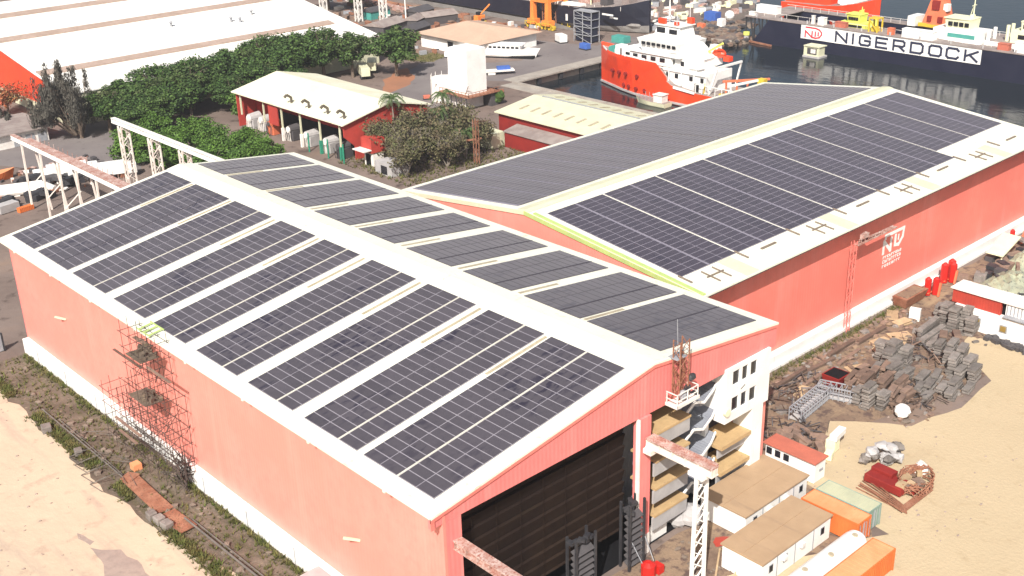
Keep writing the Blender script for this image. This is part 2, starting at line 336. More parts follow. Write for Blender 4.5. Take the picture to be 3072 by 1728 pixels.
mb = MB()
for k in range(9): solo('quay_fender', box(166 + k * 8.2, 167.1 + k * 8.2, 159.1, 159.98, -1.9, -.35), 'blacksteel', 'black rubber fender on the quay wall, %s one counted from the left' % ('first', 'second', 'third', 'fourth', 'fifth', 'sixth')[min(k, 5)], 'fender', (166.5 + k * 8.2, 159.5, -1.9), 'fenders along the quay wall') if k < 6 else None

# ---------------------------------------------------------------- hall A (front left, long white ridge)
WA, LA, ZL, ZR, XR, ZE = 48.0, 93.46, 17.22, 18.82, 27.81, 21.34
def za(x): return ZL + (ZE - ZL) * x / XR if x <= XR else ZE + (ZR - ZE) * (x - XR) / (WA - XR)
A = thing('industrial_hall', 'long salmon pink hall in the foreground with white ridge and striped solar roof', 'industrial hall', (24, 46, 0), 'pink halls with solar roofs')
mb = MB(); yb = LA - .4
mb.box(1.3, 1.6, -.04, yb, 0.02, ZL - .3)                                   # left wall
mb.box(46.9, 47.3, .35, yb, 0.02, ZR - .4)
part('side_wall', mb, 'pink_x', A)
mb = MB(); zb = 16.1
mb.ext([(0.05, 0.0, zb - .1), (WA - .05, 0.0, zb - .1), (WA - .05, 0, ZR - .32), (XR, 0, ZE - .32), (0.05, 0, ZL - .32)], (0, .34, 0))
part('gable_wall', mb, 'pink_y', A); mb = MB()
mb.ext([(1.3, yb, 0.02), (47.3, yb, 0.02), (47.3, yb, ZR - .4), (XR, yb, ZE - .4), (1.3, yb, ZL - .4)], (0, .3, 0))
part('gable_wall', mb, 'pink_y', A)
part('door_pier', box(1.61, 3.3, -.02, .9, .02, zb - .11), 'pink_y', A); part('door_pier', box(25.75, 27.3, -.3, .6, 2.4, zb - .11), 'pink_y', A)
mb = MB(); mb.box(25.7, 27.35, -.35, .65, 0.02, 2.4); mb.box(25.6, 25.75, -.3, .15, 2.4, zb - .12); part('pier_base', mb, 'white_dirty', A)
mb = MB(); mb.box(0, .4, -.12, .0, ZL - 1.3, ZL - .1)
for (xa, xb) in ((0, XR), (XR, WA)):
    mb.hexa([(xa, -.14, za(xa) - .55), (xb, -.14, za(xb) - .55), (xb, -.02, za(xb) - .55), (xa, -.02, za(xa) - .55), (xa, -.14, za(xa) - .22), (xb, -.14, za(xb) - .22), (xb, -.02, za(xb) - .22), (xa, -.02, za(xa) - .22)])
part('barge_board', mb, 'trim_pink', A)
mb = MB()
for (xa, xb) in ((0, XR), (XR, WA)):
    mb.hexa([(xa, -.16, za(xa) - .22), (xb, -.16, za(xb) - .22), (xb, LA, za(xb) - .22), (xa, LA, za(xa) - .22), (xa, -.16, za(xa)), (xb, -.16, za(xb)), (xb, LA, za(xb)), (xa, LA, za(xa))])
for k in range(8): mb.box(-.10, .02, 6 + k * 11.6, 6.3 + k * 11.6, ZL - .35, ZL - .1)
part('roof', mb, 'roof_white', A)
mb = MB(); zc = .18
mb.ext([(25.9, 0, za(25.9) + .006), (25.9, 0, za(25.9) + zc), (XR, 0, ZE + zc + .05), (29.8, 0, za(29.8) + zc), (29.8, 0, za(29.8) + .006)], (0, 30, 0))
for y0, y1 in ((30.4, 62), (62.4, LA - .3)):
    mb.ext([(25.9, y0, za(25.9) + .006), (25.9, y0, za(25.9) + zc), (XR, y0, ZE + zc + .05), (29.8, y0, za(29.8) + zc), (29.8, y0, za(29.8) + .006)], (0, y1 - y0, 0))
part('ridge_cap', mb, 'roof_white', A)
mb = MB(); mb.box(.4, 1.28, -.01, 45.5, 0.0, 2.15); mb.box(.4, 1.28, 61.5, LA - .5, 0, 2.15); mb.box(.9, 1.28, 45.5, 61.5, 0, 2.0); part('plinth', mb, 'white', A)
for q_ in (((1.3, 12.6, 8.0), (.1, 13.6, 8.4)), ((1.3, 77, 10), (.3, 78, 10.4))): mb = MB(); mb.bar(q_[0], q_[1], .2); part('wall_bracket', mb, 'roof_cream', A)

mb = MB()
for y in (49.0, 50.2, 51.4): mb.bar((-.1, y, ZL + .25), (1.7, y, ZL + .5), .14)
mb.bar((-.1, 48.6, ZL + .3), (-.1, 51.8, ZL + .3), .12); mb.bar((1.6, 48.6, ZL + .55), (1.6, 51.8, ZL + .55), .12); part('roof_access', mb, 'lime', A)
mb = MB()
for k in range(10): mb.box(.35, .42, 5 + k * 9.2, 5.12 + k * 9.2, .1, 2.1)
part('downpipe', mb, 'galv', A)
# solar panels on hall A: strips between white roof bands
strips = [(1.56, 11.5, 4, [2]), (12.5, 21.0, 3, [1]), (23.0, 31.2, 3, [1]), (33.3, 41.7, 3, [1]), (44.1, 51.6, 3, [1]), (53.5, 61.5, 3, [1]), (63.7, 73.0, 3, [1]), (74.4, 83.8, 3, [1]), (85.0, 92.5, 3, [1])]
def panel(mb, f, x0, x1, y0, y1, z=.10):
    g_ = .05 if x0 < 28 else .07
    mb.face([(x0 + g_, y0 + g_, f(x0 + g_) + z), (x1 - g_, y0 + g_, f(x1 - g_) + z), (x1 - g_, y1 - g_, f(x1 - g_) + z), (x0 + g_, y1 - g_, f(x0 + g_) + z)])
allp = []; racks = MB(); lines = MB()
for side, (xa, xb, nr) in enumerate(((1.75, 25.45, 21), (30.6, 46.3, 14))):
    for (ya, yb2, nc, gaps) in strips:
        gapw = .2; pw = (yb2 - ya - gapw * len(gaps)) / nc; y = ya; h = (xb - xa) / nr
        for c in range(nc):
            if c in gaps:
                lines.hexa([(xa, y, za(xa) + .02), (xb, y, za(xb) + .02), (xb, y + gapw, za(xb) + .02), (xa, y + gapw, za(xa) + .02), (xa, y, za(xa) + .12), (xb, y, za(xb) + .12), (xb, y + gapw, za(xb) + .12), (xa, y + gapw, za(xa) + .12)], 1 if side or ya > 70 else 0)
                y += gapw
            racks.hexa([(xa, y, za(xa) + .02), (xb, y, za(xb) + .02), (xb, y + pw, za(xb) + .02), (xa, y + pw, za(xa) + .02), (xa, y, za(xa) + .085), (xb, y, za(xb) + .085), (xb, y + pw, za(xb) + .085), (xa, y + pw, za(xa) + .085)], side)
            for r in range(nr): allp.append((side, xa + r * h, xa + (r + 1) * h, y, y + pw))
            y += pw
part('panel_rack', racks, ['frame', 'rackdark'], A); part('maintenance_walkway', lines, ['gapline', 'gapdark'], A)
allp.sort(key=lambda q: q[3] * 1.0 + abs(q[1]) * .25 + q[0] * 6)
bulk = MB()
for i, (s_, x0, x1, y0, y1) in enumerate(allp):
    if i < 100:
        m1 = MB(); panel(m1, za, x0, x1, y0, y1); part('solar_panel', m1, 'panel', A, fix=False)
    else: panel(bulk, za, x0, x1, y0, y1)
o = part('solar_panel', bulk, 'panel', A, fix=False); o['kind'] = 'stuff'
for k in range(8):       # translucent strips near the ridge inside the white bands
    yc = (strips[k][1] + strips[k + 1][0]) / 2
    for xa, xb in ((17.0, 25.2), (30.8, 36.8)):
        mb = MB(); mb.hexa([(xa, yc - .2, za(xa) + .004), (xb, yc - .2, za(xb) + .004), (xb, yc + .2, za(xb) + .004), (xa, yc + .2, za(xa) + .004), (xa, yc - .2, za(xa) + .05), (xb, yc - .2, za(xb) + .05), (xb, yc + .2, za(xb) + .05), (xa, yc + .2, za(xa) + .05)]); part('roof_light', mb, 'rooflight', A)
# fabric door with horizontal folds
mb = MB(); n = 9; z0d, z1d = 2.9, zb - .9
for k in range(n):
    za_, zb_ = z0d + (z1d - z0d) * k / n, z0d + (z1d - z0d) * (k + 1) / n
    mb.face([(3.3, 1.9, za_), (25.6, 1.9, za_), (25.6, 1.55, zb_), (3.3, 1.55, zb_)])
    mb.face([(3.3, 1.9, za_), (25.6, 1.9, za_), (25.6, 1.55, za_), (3.3, 1.55, za_)])
D = part('door', mb, 'door', A, fix=False)
mb = MB()
for k in range(7):
    x = 5.6 + k * 2.9; mb.bar((x, 1.5, z0d + .2), (x, 1.42, z1d), .03)
part('lift_strap', mb, 'door', D)
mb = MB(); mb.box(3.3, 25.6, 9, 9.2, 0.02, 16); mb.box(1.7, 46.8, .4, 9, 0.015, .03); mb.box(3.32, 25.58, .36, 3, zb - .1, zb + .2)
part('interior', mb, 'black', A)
# stair and office block inside the gable
S = thing('stair_block', 'white open stair block with tan landings under the front gable', 'stair block', (37, 2, 0))
mb = MB(); yf = -.3
wx = [(40.15, 41.35), (41.75, 42.75), (43.2, 44.35)]; wz = [(14.2, 15.9), (10.95 + .3, 12.3 + .35)]
# front wall of the upper block built round its six openings
zs = [10.0, 11.1, 12.75, 14.2, 15.85, 16.35]
for i in range(5):
    if i in (1, 3):
        xs = [39.1] + [v for p_ in wx for v in p_] + [46.7]
        for j in range(0, len(xs), 2): mb.box(xs[j], xs[j + 1], yf, 0, zs[i], zs[i + 1])
    else: mb.box(39.1, 46.7, yf, 0, zs[i], zs[i + 1])
mb.box(46.4, 46.7, 0, 5.5, 10, 16.0); mb.box(39.1, 39.4, 0, 5.5, 10, 16.0); mb.box(39.4, 46.4, .0, 5.5, 10, 10.2)
part('wall', mb, 'white', S)
for q_ in ((44.0, 45.9, yf + .02, 2.2, 0.02, 10.0), (38.75, 39.3, 1.9, 3.4, 0.02, 10.0), (27.35, 28.1, .95, 2.0, 2.2, 16.0)): part('column', box(*q_), 'white', S)
for i, (z_a, z_b) in enumerate(((14.2, 15.85), (11.1, 12.75))):
    for (xa, xb) in wx: part('window', box(xa - .01, xb + .01, -.12, -.06, z_a - .01, z_b + .01), 'glass', S)
part('back_wall', box(27.4, 46.3, 5.8, 6.0, 0.02, 16.0), 'greywall', S)  # grey-blue colour carries the shade of the stair recess
for zf in (3.9, 7.1, 10.3, 13.5):
    part('landing', box(28.2, 33.5, yf + .02, 3.1, zf - .25, zf), 'tan_deck', S)
    if zf < 8: part('landing', box(38.9, 44.0, yf + .02, 3.2, zf - .25, zf + .2), 'tan_deck', S)
    part('spandrel', box(28.0, 33.4, yf + .1, yf + .3, zf - 1.75, zf - .26), 'greyconc', S)  # white spandrel greyed, its shade put into the colour
    if zf < 8: part('spandrel', box(39.3, 44.0, .5, .7, zf - 1.7, zf - .26), 'greyconc', S)
    mb = MB()
    pts = [(33.5, .6, zf - .5), (35.0, .5, zf + .5), (36.6, .5, zf - .1), (38.4, .8, zf + .5), (39.4, 1.0, zf + 1.4)]
    for a_, b_ in zip(pts, pts[1:]):
        mb.bar(a_, b_, .14, .26)
    part('handrail', mb, 'white', S); mb = MB()
    for a_, b_ in zip(pts, pts[1:]):
        mb.hexa([(a_[0], a_[1] + .3, a_[2] - .6), (b_[0], b_[1] + .3, b_[2] - .6), (b_[0], b_[1] + 2.6, b_[2] - .6), (a_[0], a_[1] + 2.6, a_[2] - .6), (a_[0], a_[1] + .2, a_[2] - .15), (b_[0], b_[1] + .2, b_[2] - .15), (b_[0], b_[1] + 2.6, b_[2] - .15), (a_[0], a_[1] + 2.6, a_[2] - .15)])
    part('stair_flight', mb, 'greywall', S)  # slabs coloured dark for the shade below the handrails
mb = MB(); mb.box(28.2, 31.2, .6, .85, .02, 1.9); mb.box(31.2, 33.4, 1.6, 1.8, .02, 2.2); mb.box(36.6, 39.05, 3.5, 3.75, .02, 15.9); part('low_wall', mb, 'white', S)
mb = MB(); mb.tube((39.3, -.55, 11.4), (39.3, -.2, 11.4), .45, .45, 10); part('wall_lamp', mb, 'cream', S)
mb = MB(); mb.bar((41.6, -.32, 13.3), (42.3, -.32, 13.6), .05); part('cable', mb, 'blacksteel', S)

# ---------------------------------------------------------------- hall B (behind right)
BX0, BX1, BY0, BY1, BZE, BZR = 52.27, 144.48, 13.38, 71.65, 16.25, 19.57
BYR = BY0 + .525 * (BY1 - BY0)
def zbf(y): return BZE + (BZR - BZE) * ((y - BY0) / (BYR - BY0) if y <= BYR else (BY1 - y) / (BY1 - BYR))
Bh = thing('industrial_hall', 'salmon pink hall behind on the right with dark solar panels and emblem on its wall', 'industrial hall', (98, 42, 0), 'pink halls with solar roofs')
part('side_wall', box(BX0 + .4, BX1 - .6, 15.7, 15.95, 0.02, BZE - .05), 'pink_b', Bh)
mb = MB(); mb.ext([(BX0 + .1, BY0, BZE - 2.6), (BX0 + .1, BY1, BZE - 2.6), (BX0 + .1, BY1, BZE - .34), (BX0 + .1, BYR, BZR - .34), (BX0 + .1, BY0, BZE - .34)], (.28, 0, 0))
mb.box(BX0 + .4, BX0 + .7, 15.1, BY1 - 1.4, .02, BZE - 2.6); mb.box(BX1 - .9, BX1 - .6, 15.1, BY1 - 1.4, .02, BZE - .2); mb.box(BX0 + .4, BX1 - .6, BY1 - 1.4, BY1 - 1.1, .02, BZE - .1)
part('gable_wall', mb, 'pink_x', Bh)
mb = MB()
for ya, yb_ in ((BY0, BYR), (BYR, BY1)):
    mb.hexa([(BX0, ya, zbf(ya) - .22), (BX1, ya, zbf(ya) - .22), (BX1, yb_, zbf(yb_) - .22), (BX0, yb_, zbf(yb_) - .22), (BX0, ya, zbf(ya)), (BX1, ya, zbf(ya)), (BX1, yb_, zbf(yb_)), (BX0, yb_, zbf(yb_))])
part('roof', mb, 'roof_white', Bh)
mb = MB(); y0, y1 = 43.2, 45.4
mb.ext([(BX0 + .2, y0, zbf(y0) + .004), (BX0 + .2, y0, zbf(y0) + .16), (BX0 + .2, BYR, BZR + .2), (BX0 + .2, y1, zbf(y1) + .16), (BX0 + .2, y1, zbf(y1) + .004)], (BX1 - BX0 - .4, 0, 0))
part('ridge_cap', mb, 'roof_cream', Bh)
mb = MB(); mb.box(BX0 - .06, BX0 + .02, BY0, BY0 + .01, 10, 10.01)
for ya, yb_, mi in ((BY0, BYR, 0), (BYR, BY1, 1)):
    mb.hexa([(BX0 - .05, ya, zbf(ya) - .5), (BX0 + .08, ya, zbf(ya) - .5), (BX0 + .08, yb_, zbf(yb_) - .5), (BX0 - .05, yb_, zbf(yb_) - .5), (BX0 - .05, ya, zbf(ya) + .06), (BX0 + .08, ya, zbf(ya) + .06), (BX0 + .08, yb_, zbf(yb_) + .06), (BX0 - .05, yb_, zbf(yb_) + .06)], mi)
mb.hexa([(BX0 + .3, BY0 + .2, zbf(BY0) + .02), (BX0 + .8, BY0 + .2, zbf(BY0) + .02), (BX0 + .8, 42.5, zbf(42.5) + .02), (BX0 + .3, 42.5, zbf(42.5) + .02), (BX0 + .3, BY0 + .2, zbf(BY0) + .2), (BX0 + .8, BY0 + .2, zbf(BY0) + .2), (BX0 + .8, 42.5, zbf(42.5) + .2), (BX0 + .3, 42.5, zbf(42.5) + .2)], 0)
part('verge_trim', mb, ['lime', 'roof_cream'], Bh)
mb = MB(); mb.box(BX0 + .3, BX1 - .5, 14.6, 15.69, 0, 1.8); mb.box(BX0 + .3, BX1 - .5, 14.2, 14.6, 0, .4); part('plinth', mb, 'white', Bh)
mb = MB(); mb.box(BX0 + .1, BX1 - .1, 13.41, 15.6, BZE - .36, BZE - .25); part('gutter', mb, 'blacksteel', Bh)
racks = MB(); lines = MB(); allp = []; brk = MB()
nb = 8; bw = (143.0 - 54.0) / nb
for b_ in range(nb):
    xs0 = 54.0 + b_ * bw
    for blk in range(2):
        xa = xs0 + .25 + blk * (bw / 2 - .02); pw = (bw / 2 - .32) / 2
        for half, (ya, yb_, nr) in enumerate(((18.3, 41.5, 21) if xs0 < 118 else (21.6, 41.5, 18), (46.8, 70.2, 21))):
            h = (yb_ - ya) / nr
            racks.hexa([(xa, ya, zbf(ya) + .02), (xa + 2 * pw, ya, zbf(ya) + .02), (xa + 2 * pw, yb_, zbf(yb_) + .02), (xa, yb_, zbf(yb_) + .02), (xa, ya, zbf(ya) + .09), (xa + 2 * pw, ya, zbf(ya) + .09), (xa + 2 * pw, yb_, zbf(yb_) + .09), (xa, yb_, zbf(yb_) + .09)], half)
            for c in range(2):
                for r in range(nr): allp.append((xa + c * pw, xa + (c + 1) * pw, ya + r * h, ya + (r + 1) * h, half))
    for ya, yb_ in ((18.3 if xs0 < 118 else 21.6, 41.5), (46.8, 70.2)):
        for q, w_, m_ in ((bw / 2, .42, 0),) + (((0.02, .5, 0),) if ya > 40 and b_ != 4 else ()): racks.bar((xs0 + .0 + q, ya, zbf(ya) + .04), (xs0 + q, yb_, zbf(yb_) + .04), w_, .09)
    # service rails across the lower white band
    x = xs0
    brk.bar((x, 18.6, zbf(18.6) + .18), (x, 16.4, zbf(16.4) + .18), .2, .12)
    if b_ % 2 == 0:
        for q in (2.2, 4.3): brk.bar((x + q + 1, 14.6, zbf(14.6) + .15), (x + q + 1, 17.6, zbf(17.6) + .15), .15, .12)
        brk.bar((x + 2.6, 16.2, zbf(16.2) + .15), (x + 5.8, 16.2, zbf(16.2) + .15), .17, .12)
    else:
        brk.bar((x + 3.5, 17.0, zbf(17) + .15), (x + 6.6, 17.0, zbf(17) + .15), .3, .12)
part('panel_rack', racks, ['frame_b', 'rackdark'], Bh); part('service_rail', brk, 'railbrown', Bh)
for b_ in range(1, nb + 1, 2):
    x = 54 + b_ * bw - bw; mb = MB(); mb.hexa([(x + 7.0, 13.5, zbf(13.5) + .01), (x + 9.6, 13.5, zbf(13.5) + .01), (x + 9.6, 18.2, zbf(18.2) + .01), (x + 7.0, 18.2, zbf(18.2) + .01), (x + 7.0, 13.5, zbf(13.5) + .05), (x + 9.6, 13.5, zbf(13.5) + .05), (x + 9.6, 18.2, zbf(18.2) + .05), (x + 7.0, 18.2, zbf(18.2) + .05)]); part('translucent_sheet', mb, 'roof_cream', Bh)
allp.sort(key=lambda q: q[0] + q[2] * .4 + q[4] * 40)
bulk = MB()
def panelb(mb, x0, x1, y0, y1, z=.105):
    g_ = .055 if y0 < 44 else .075; mb.face([(x0 + g_, y0 + g_, zbf(y0 + g_) + z), (x1 - g_, y0 + g_, zbf(y0 + g_) + z), (x1 - g_, y1 - g_, zbf(y1 - g_) + z), (x0 + g_, y1 - g_, zbf(y1 - g_) + z)])
for i, (x0, x1, y0, y1, hf) in enumerate(allp):
    if i < 100:
        m1 = MB(); panelb(m1, x0, x1, y0, y1); part('solar_panel', m1, 'panel_b', Bh, fix=False)
    else: panelb(bulk, x0, x1, y0, y1)
o = part('solar_panel', bulk, 'panel_b', Bh, fix=False); o['kind'] = 'stuff'

# lettering made of strokes: glyph polylines in a unit box (u right, v up)
GL = {'N': [[(0, 0), (0, 1), (1, 0), (1, 1)]], 'I': [[(.5, 0), (.5, 1)]],
      'G': [[(1, .8), (.85, 1), (.15, 1), (0, .82), (0, .18), (.15, 0), (.85, 0), (1, .15), (1, .48), (.5, .48)]],
      'E': [[(1, 1), (0, 1), (0, 0), (1, 0)], [(0, .5), (.9, .5)]],
      'R': [[(0, 0), (0, 1), (.85, 1), (1, .86), (1, .56), (.85, .42), (.02, .42)], [(.5, .42), (1, 0)]],
      'D': [[(0, 0), (0, 1), (.82, 1), (1, .8), (1, .2), (.82, 0), (0, 0)]],
      'O': [[(.15, 0), (0, .18), (0, .82), (.15, 1), (.85, 1), (1, .82), (1, .18), (.85, 0), (.15, 0)]],
      'C': [[(1, .82), (.85, 1), (.15, 1), (0, .82), (0, .18), (.15, 0), (.85, 0), (1, .18)]],
      'K': [[(0, 0), (0, 1)], [(1, 1), (.05, .42)], [(.35, .6), (1, 0)]],
      'emblem': [[(0, .0), (0, .62), (.42, .05), (.42, .62)], [(.42, .05), (.66, 0), (.88, .12), (1, .42), (1, .62), (.86, .88), (.62, 1), (.02, 1)], [(.62, .2), (.62, .62)], [(.8, .3), (.8, .6)]]}
def glyph(mb, g, fn, w, d):      # fn maps (u, v) in the unit box to a world point, d = outward normal * thickness
    for pl in GL[g]:
        for (a, b_) in zip(pl, pl[1:]):
            A_, B_ = Vector(fn(*a)), Vector(fn(*b_)); t = (B_ - A_).normalized(); sd_ = t.cross(Vector(d).normalized()) * (w / 2); e = t * (w * .42)
            mb.ext([A_ - e + sd_, B_ + e + sd_, B_ + e - sd_, A_ - e - sd_], Vector(d) * rnd.uniform(.92, 1.08))
mb = MB()      # emblem on hall B's wall: N under a big D sweep, two rows of small lettering below
fx = lambda u, v: (97.1 + 5.4 * u, 15.695, 8.2 + 2.6 * v)
for pl, w_ in (([(.0, 0), (.0, .72), (.36, 0), (.36, .72)], .52), ([(.58, .78), (.58, .2), (.78, .12), (.96, .5), (.99, 1.02), (.06, 1.02), (.06, .86)], .5), ([(.74, .72), (.74, .45)], .3)):
    for a, b_ in zip(pl, pl[1:]):
        A_, B_ = Vector(fx(*a)), Vector(fx(*b_)); t = (B_ - A_).normalized(); s2 = t.cross(Vector((0, -1, 0))) * (w_ / 2); e = t * w_ * .4
        mb.ext([A_ - e + s2, B_ + e + s2, B_ + e - s2, A_ - e - s2], (0, -.03 * rnd.uniform(.9, 1.1), 0))
for row, (zr, h, n) in enumerate(((7.25, .42, 9), (6.55, .5, 9), (5.85, .42, 8))):
    for k in range(n):
        x = 97.2 + k * 5.2 / n; q = rnd.random()
        mb.box(x, x + .12, 15.665, 15.695, zr, zr + h)
        if q < .7: mb.box(x + .12, x + .4, 15.667, 15.695, zr + h - .12, zr + h)
        if q > .3: mb.box(x + .12, x + .4, 15.668, 15.695, zr, zr + .12)
        if q > .5: mb.box(x + .28, x + .4, 15.666, 15.695, zr + .12, zr + h - .12)
part('wall_emblem', mb, 'white', Bh)

# ---------------------------------------------------------------- crane runway beams and trestles
def lattice(mb, x, y, z0, z1, wx_=.9, wy_=.9, t=.16, step=1.3, m=0, md=0):
    c = [(x - wx_ / 2, y - wy_ / 2), (x + wx_ / 2, y - wy_ / 2), (x + wx_ / 2, y + wy_ / 2), (x - wx_ / 2, y + wy_ / 2)]
    for (a, b_) in c: mb.bar((a, b_, z0), (a, b_, z1), t, t, m)
    n = max(1, int((z1 - z0) / step))
    for k in range(n):
        za_, zb_ = z0 + (z1 - z0) * k / n, z0 + (z1 - z0) * (k + 1) / n
        for i in range(4):
            p, q = c[i], c[(i + 1) % 4]
            if k % 2: p, q = q, p
            mb.bar((p[0], p[1], za_), (q[0], q[1], zb_), t * .5, t * .5, md)
def ibeam(mb, x, y0, y1, z, w_=.9, h=.9, m=0, mt=1):
    mb.box(x - w_ / 2, x + w_ / 2, y0, y1, z - .12, z, mt); mb.box(x - w_ / 2, x + w_ / 2, y0, y1, z - h, z - h + .12, m)
    mb.box(x - .12, x + .12, y0 + .02, y1 - .02, z - h + .12, z - .12, m)
    n = int((y1 - y0) / 1.4)
    for k in range(n + 1):
        y = y0 + .1 + (y1 - y0 - .2) * k / max(1, n); mb.box(x - w_ / 2 + .04, x + w_ / 2 - .04, y - .04, y + .04, z - h + .12, z - .12, m)
t = thing('crane_runway', 'rust topped white runway beam on a lattice post beside the pink door pier', 'crane runway', (26.6, -4, 0), 'crane runways at the long hall')
mb = MB(); ibeam(mb, 26.6, -8.7, -.6, 14.0, 1.0, 1.0); mb.box(26.9, 27.2, -8.6, -.7, 14.0, 14.14, 1); part('beam', mb, ['beam_white', 'beam_rust'], t)
mb = MB(); [mb.bar((26.7 + a, -7.1, .02), (26.7 + a * .8, -7.1, 13), .3, .3) for a in (-.95, .95)], [mb.bar((26.7 + (.9 if k % 2 else -.9) * (1 - k * .018), -7.1, .3 + k * 1.3), (26.7 + (-.9 if k % 2 else .9) * (1 - k * .018), -7.1, 1.6 + k * 1.3), .13, .13) for k in range(9)], [mb.bar((26.7 + (.9 if k % 2 else -.9) * (1 - k * .018), -7.0, 1.6 + k * 1.3), (26.7 + (-.9 if k % 2 else .9) * (1 - k * .018), -7.0, .3 + k * 1.3), .08, .08) for k in range(9)]; mb.box(25.7, 27.5, -8.0, -6.2, 12.6, 13.0); part('lattice_post', mb, ['white'], t)
mb = MB(); mb.box(25.8, 27.3, -1.6, -.6, 12.5, 13.0); part('bracket', mb, 'beam_white', t)
t = thing('crane_runway', 'rusty runway beam sticking out of the left edge of the dark doorway', 'crane runway', (2.6, -4, 0), 'crane runways at the long hall')
mb = MB(); ibeam(mb, 2.7, -9.0, -.05, 13.9, .9, .9); part('beam', mb, ['beam_rust', 'beam_rust'], t)
mb = MB(); lattice(mb, 2.7, -6.6, .02, 13.0, 1.1, 1.1, .2, 1.4); part('lattice_post', mb, ['beam_white'], t)
t = thing('crane_runway', 'long white trestle with a rusty top running away from the hall on the left', 'crane runway', (26.8, 136, 0), 'crane runways at the long hall')
mb = MB(); ibeam(mb, 26.8, 93.2, 158.5, 14.0, .8, 1.0); mb.box(27.5, 28.5, 93.3, 154, 13.6, 13.8, 1)
for k in range(30): mb.bar((28.4, 95 + k * 2, 13.8), (28.4, 95 + k * 2, 14.7), .07, .07, 1)
part('beam', mb, ['white', 'beam_rust'], t)
for y in (154.5, 146.0, 138.0, 130.5, 122.5, 115.0, 107, 100):
    mb = MB(); mb.bar((26.8, y, 13.0), (26.5, y, .02), .32, .32); mb.bar((28.2, y - 2.2, 13.0), (29.0, y - 3.2, .02), .28, .28); mb.bar((26.6, y, 4.0), (28.8, y - 3, 7.5), .18, .18); part('trestle_post', mb, 'beam_white', t)
t = thing('crane_runway', 'white runway beam end standing in front of the green trees behind the hall', 'crane runway', (45.6, 130, 0), 'crane runways at the long hall')
mb = MB(); ibeam(mb, 45.6, 93.2, 155.5, 14.0, .9, 1.0); part('beam', mb, ['white', 'white_dirty'], t)
for y in (151.5, 139, 127, 114, 101):
    mb = MB(); lattice(mb, 45.7, y, .02, 13.0, 1.6, 1.2, .26, 1.6); part('lattice_post', mb, 'beam_white', t)

# black racks in the doorway
for i, (x0, x1, h, lb) in enumerate(((16.0, 18.6, 7.3, 'black ladder like rack standing in the middle of the dark doorway'), (23.5, 25.6, 7.7, 'black ladder like rack standing against the white foot of the door pier'))):
    t = thing('storage_rack', lb, 'rack', ((x0 + x1) / 2, -.5, 0), 'black racks in the doorway')
    mb = MB()
    for x in (x0, x1):
        for y in (-1.1, .1): mb.bar((x, y, .02), (x, y, h), .22)
    part('upright', mb, 'blacksteel', t)
    mb = MB(); n = 8
    for k in range(n): mb.obox(((x0 + x1) / 2, -.7, .6 + k * (h - 1.6) / n), (x1 - x0 - .1, .9, .12), 0, 0, .5)
    part('slat', mb, 'rackslat', t)
    mb = MB()
    for k in range(7): mb.obox((rnd.uniform(x0, x1), rnd.uniform(-1, .1), h - .9 + rnd.uniform(-.2, .5)), (.7, .5, .35), rnd.uniform(0, 3))
    part('top_gear', mb, 'blacksteel', t)
t = thing('fire_tank', 'small round red tank on the ground in front of the doorway', 'tank', (24.4, -2.6, 0))
mb = MB(); mb.tube((24.4, -2.8, .1), (24.4, -2.8, 1.3), .75, .75, 12); mb.tube((24.4, -2.8, 1.3), (24.4, -2.8, 1.6), .75, .3, 12); mb.box(25.1, 25.9, -3.6, -2.6, .02, .9); part('body', mb, 'red', t)
mb = MB(); mb.bar((24.0, -2.4, 1.3), (24.2, -.4, 3.4), .07); mb.bar((25.2, -2.8, 1.3), (25.8, -.8, 3.6), .07); part('hose', mb, 'galv', t)

# hanging work platform on the gable
t = thing('suspended_platform', 'reddish suspended work platform hanging from the roof edge beside the ridge', 'work platform', (30.9, -1, 16.5))
mb = MB(); mb.box(29.2, 32.4, -1.9, -.5, 16.5, 16.65)
for (x, y) in ((29.25, -1.85), (32.35, -1.85), (29.25, -.55), (32.35, -.55), (30.8, -1.85)): mb.bar((x, y, 16.6), (x, y, 17.9), .09)
for z in (17.2, 17.9):
    mb.bar((29.2, -1.85, z), (32.4, -1.85, z), .08); mb.bar((29.2, -1.85, z), (29.2, -.5, z), .08); mb.bar((32.4, -1.85, z), (32.4, -.5, z), .08)
mb.box(29.1, 32.5, -2.0, -1.9, 16.45, 16.8); mb.box(29.05, 29.15, -2, -.5, 16.45, 16.8); part('cradle', mb, 'white_dirty', t)
mb = MB(); lattice(mb, 30.9, -.8, 16.7, 23.0, 1.3, .9, .1, .8)
for k in range(16): mb.bar((30.9 + rnd.uniform(-.8, .8), rnd.uniform(-1.2, -.4), rnd.uniform(17, 22)), (30.9 + rnd.uniform(-.9, .9), rnd.uniform(-1.2, -.4), rnd.uniform(17, 22)), .09)
part('mast', mb, 'rust', t)
mb = MB(); mb.blob((30.6, -1.4, 17.3), (.5, .4, .55), 0, 8, 5, .05); part('water_drum', mb, 'galv', t)
mb = MB(); mb.blob((32.2, -1.2, 18.6), (.5, .35, .4)); mb.obox((31.5, -1.2, 17.5), (.8, .5, .7), .4); part('hoist', mb, 'blacksteel', t)
mb = MB(); mb.bar((30.4, -.8, 22.0), (30.4, -.6, 25.2), .05); mb.box(30.1, 31.6, -1.0, .2, 21.0, 21.1); part('antenna', mb, 'galv', t)

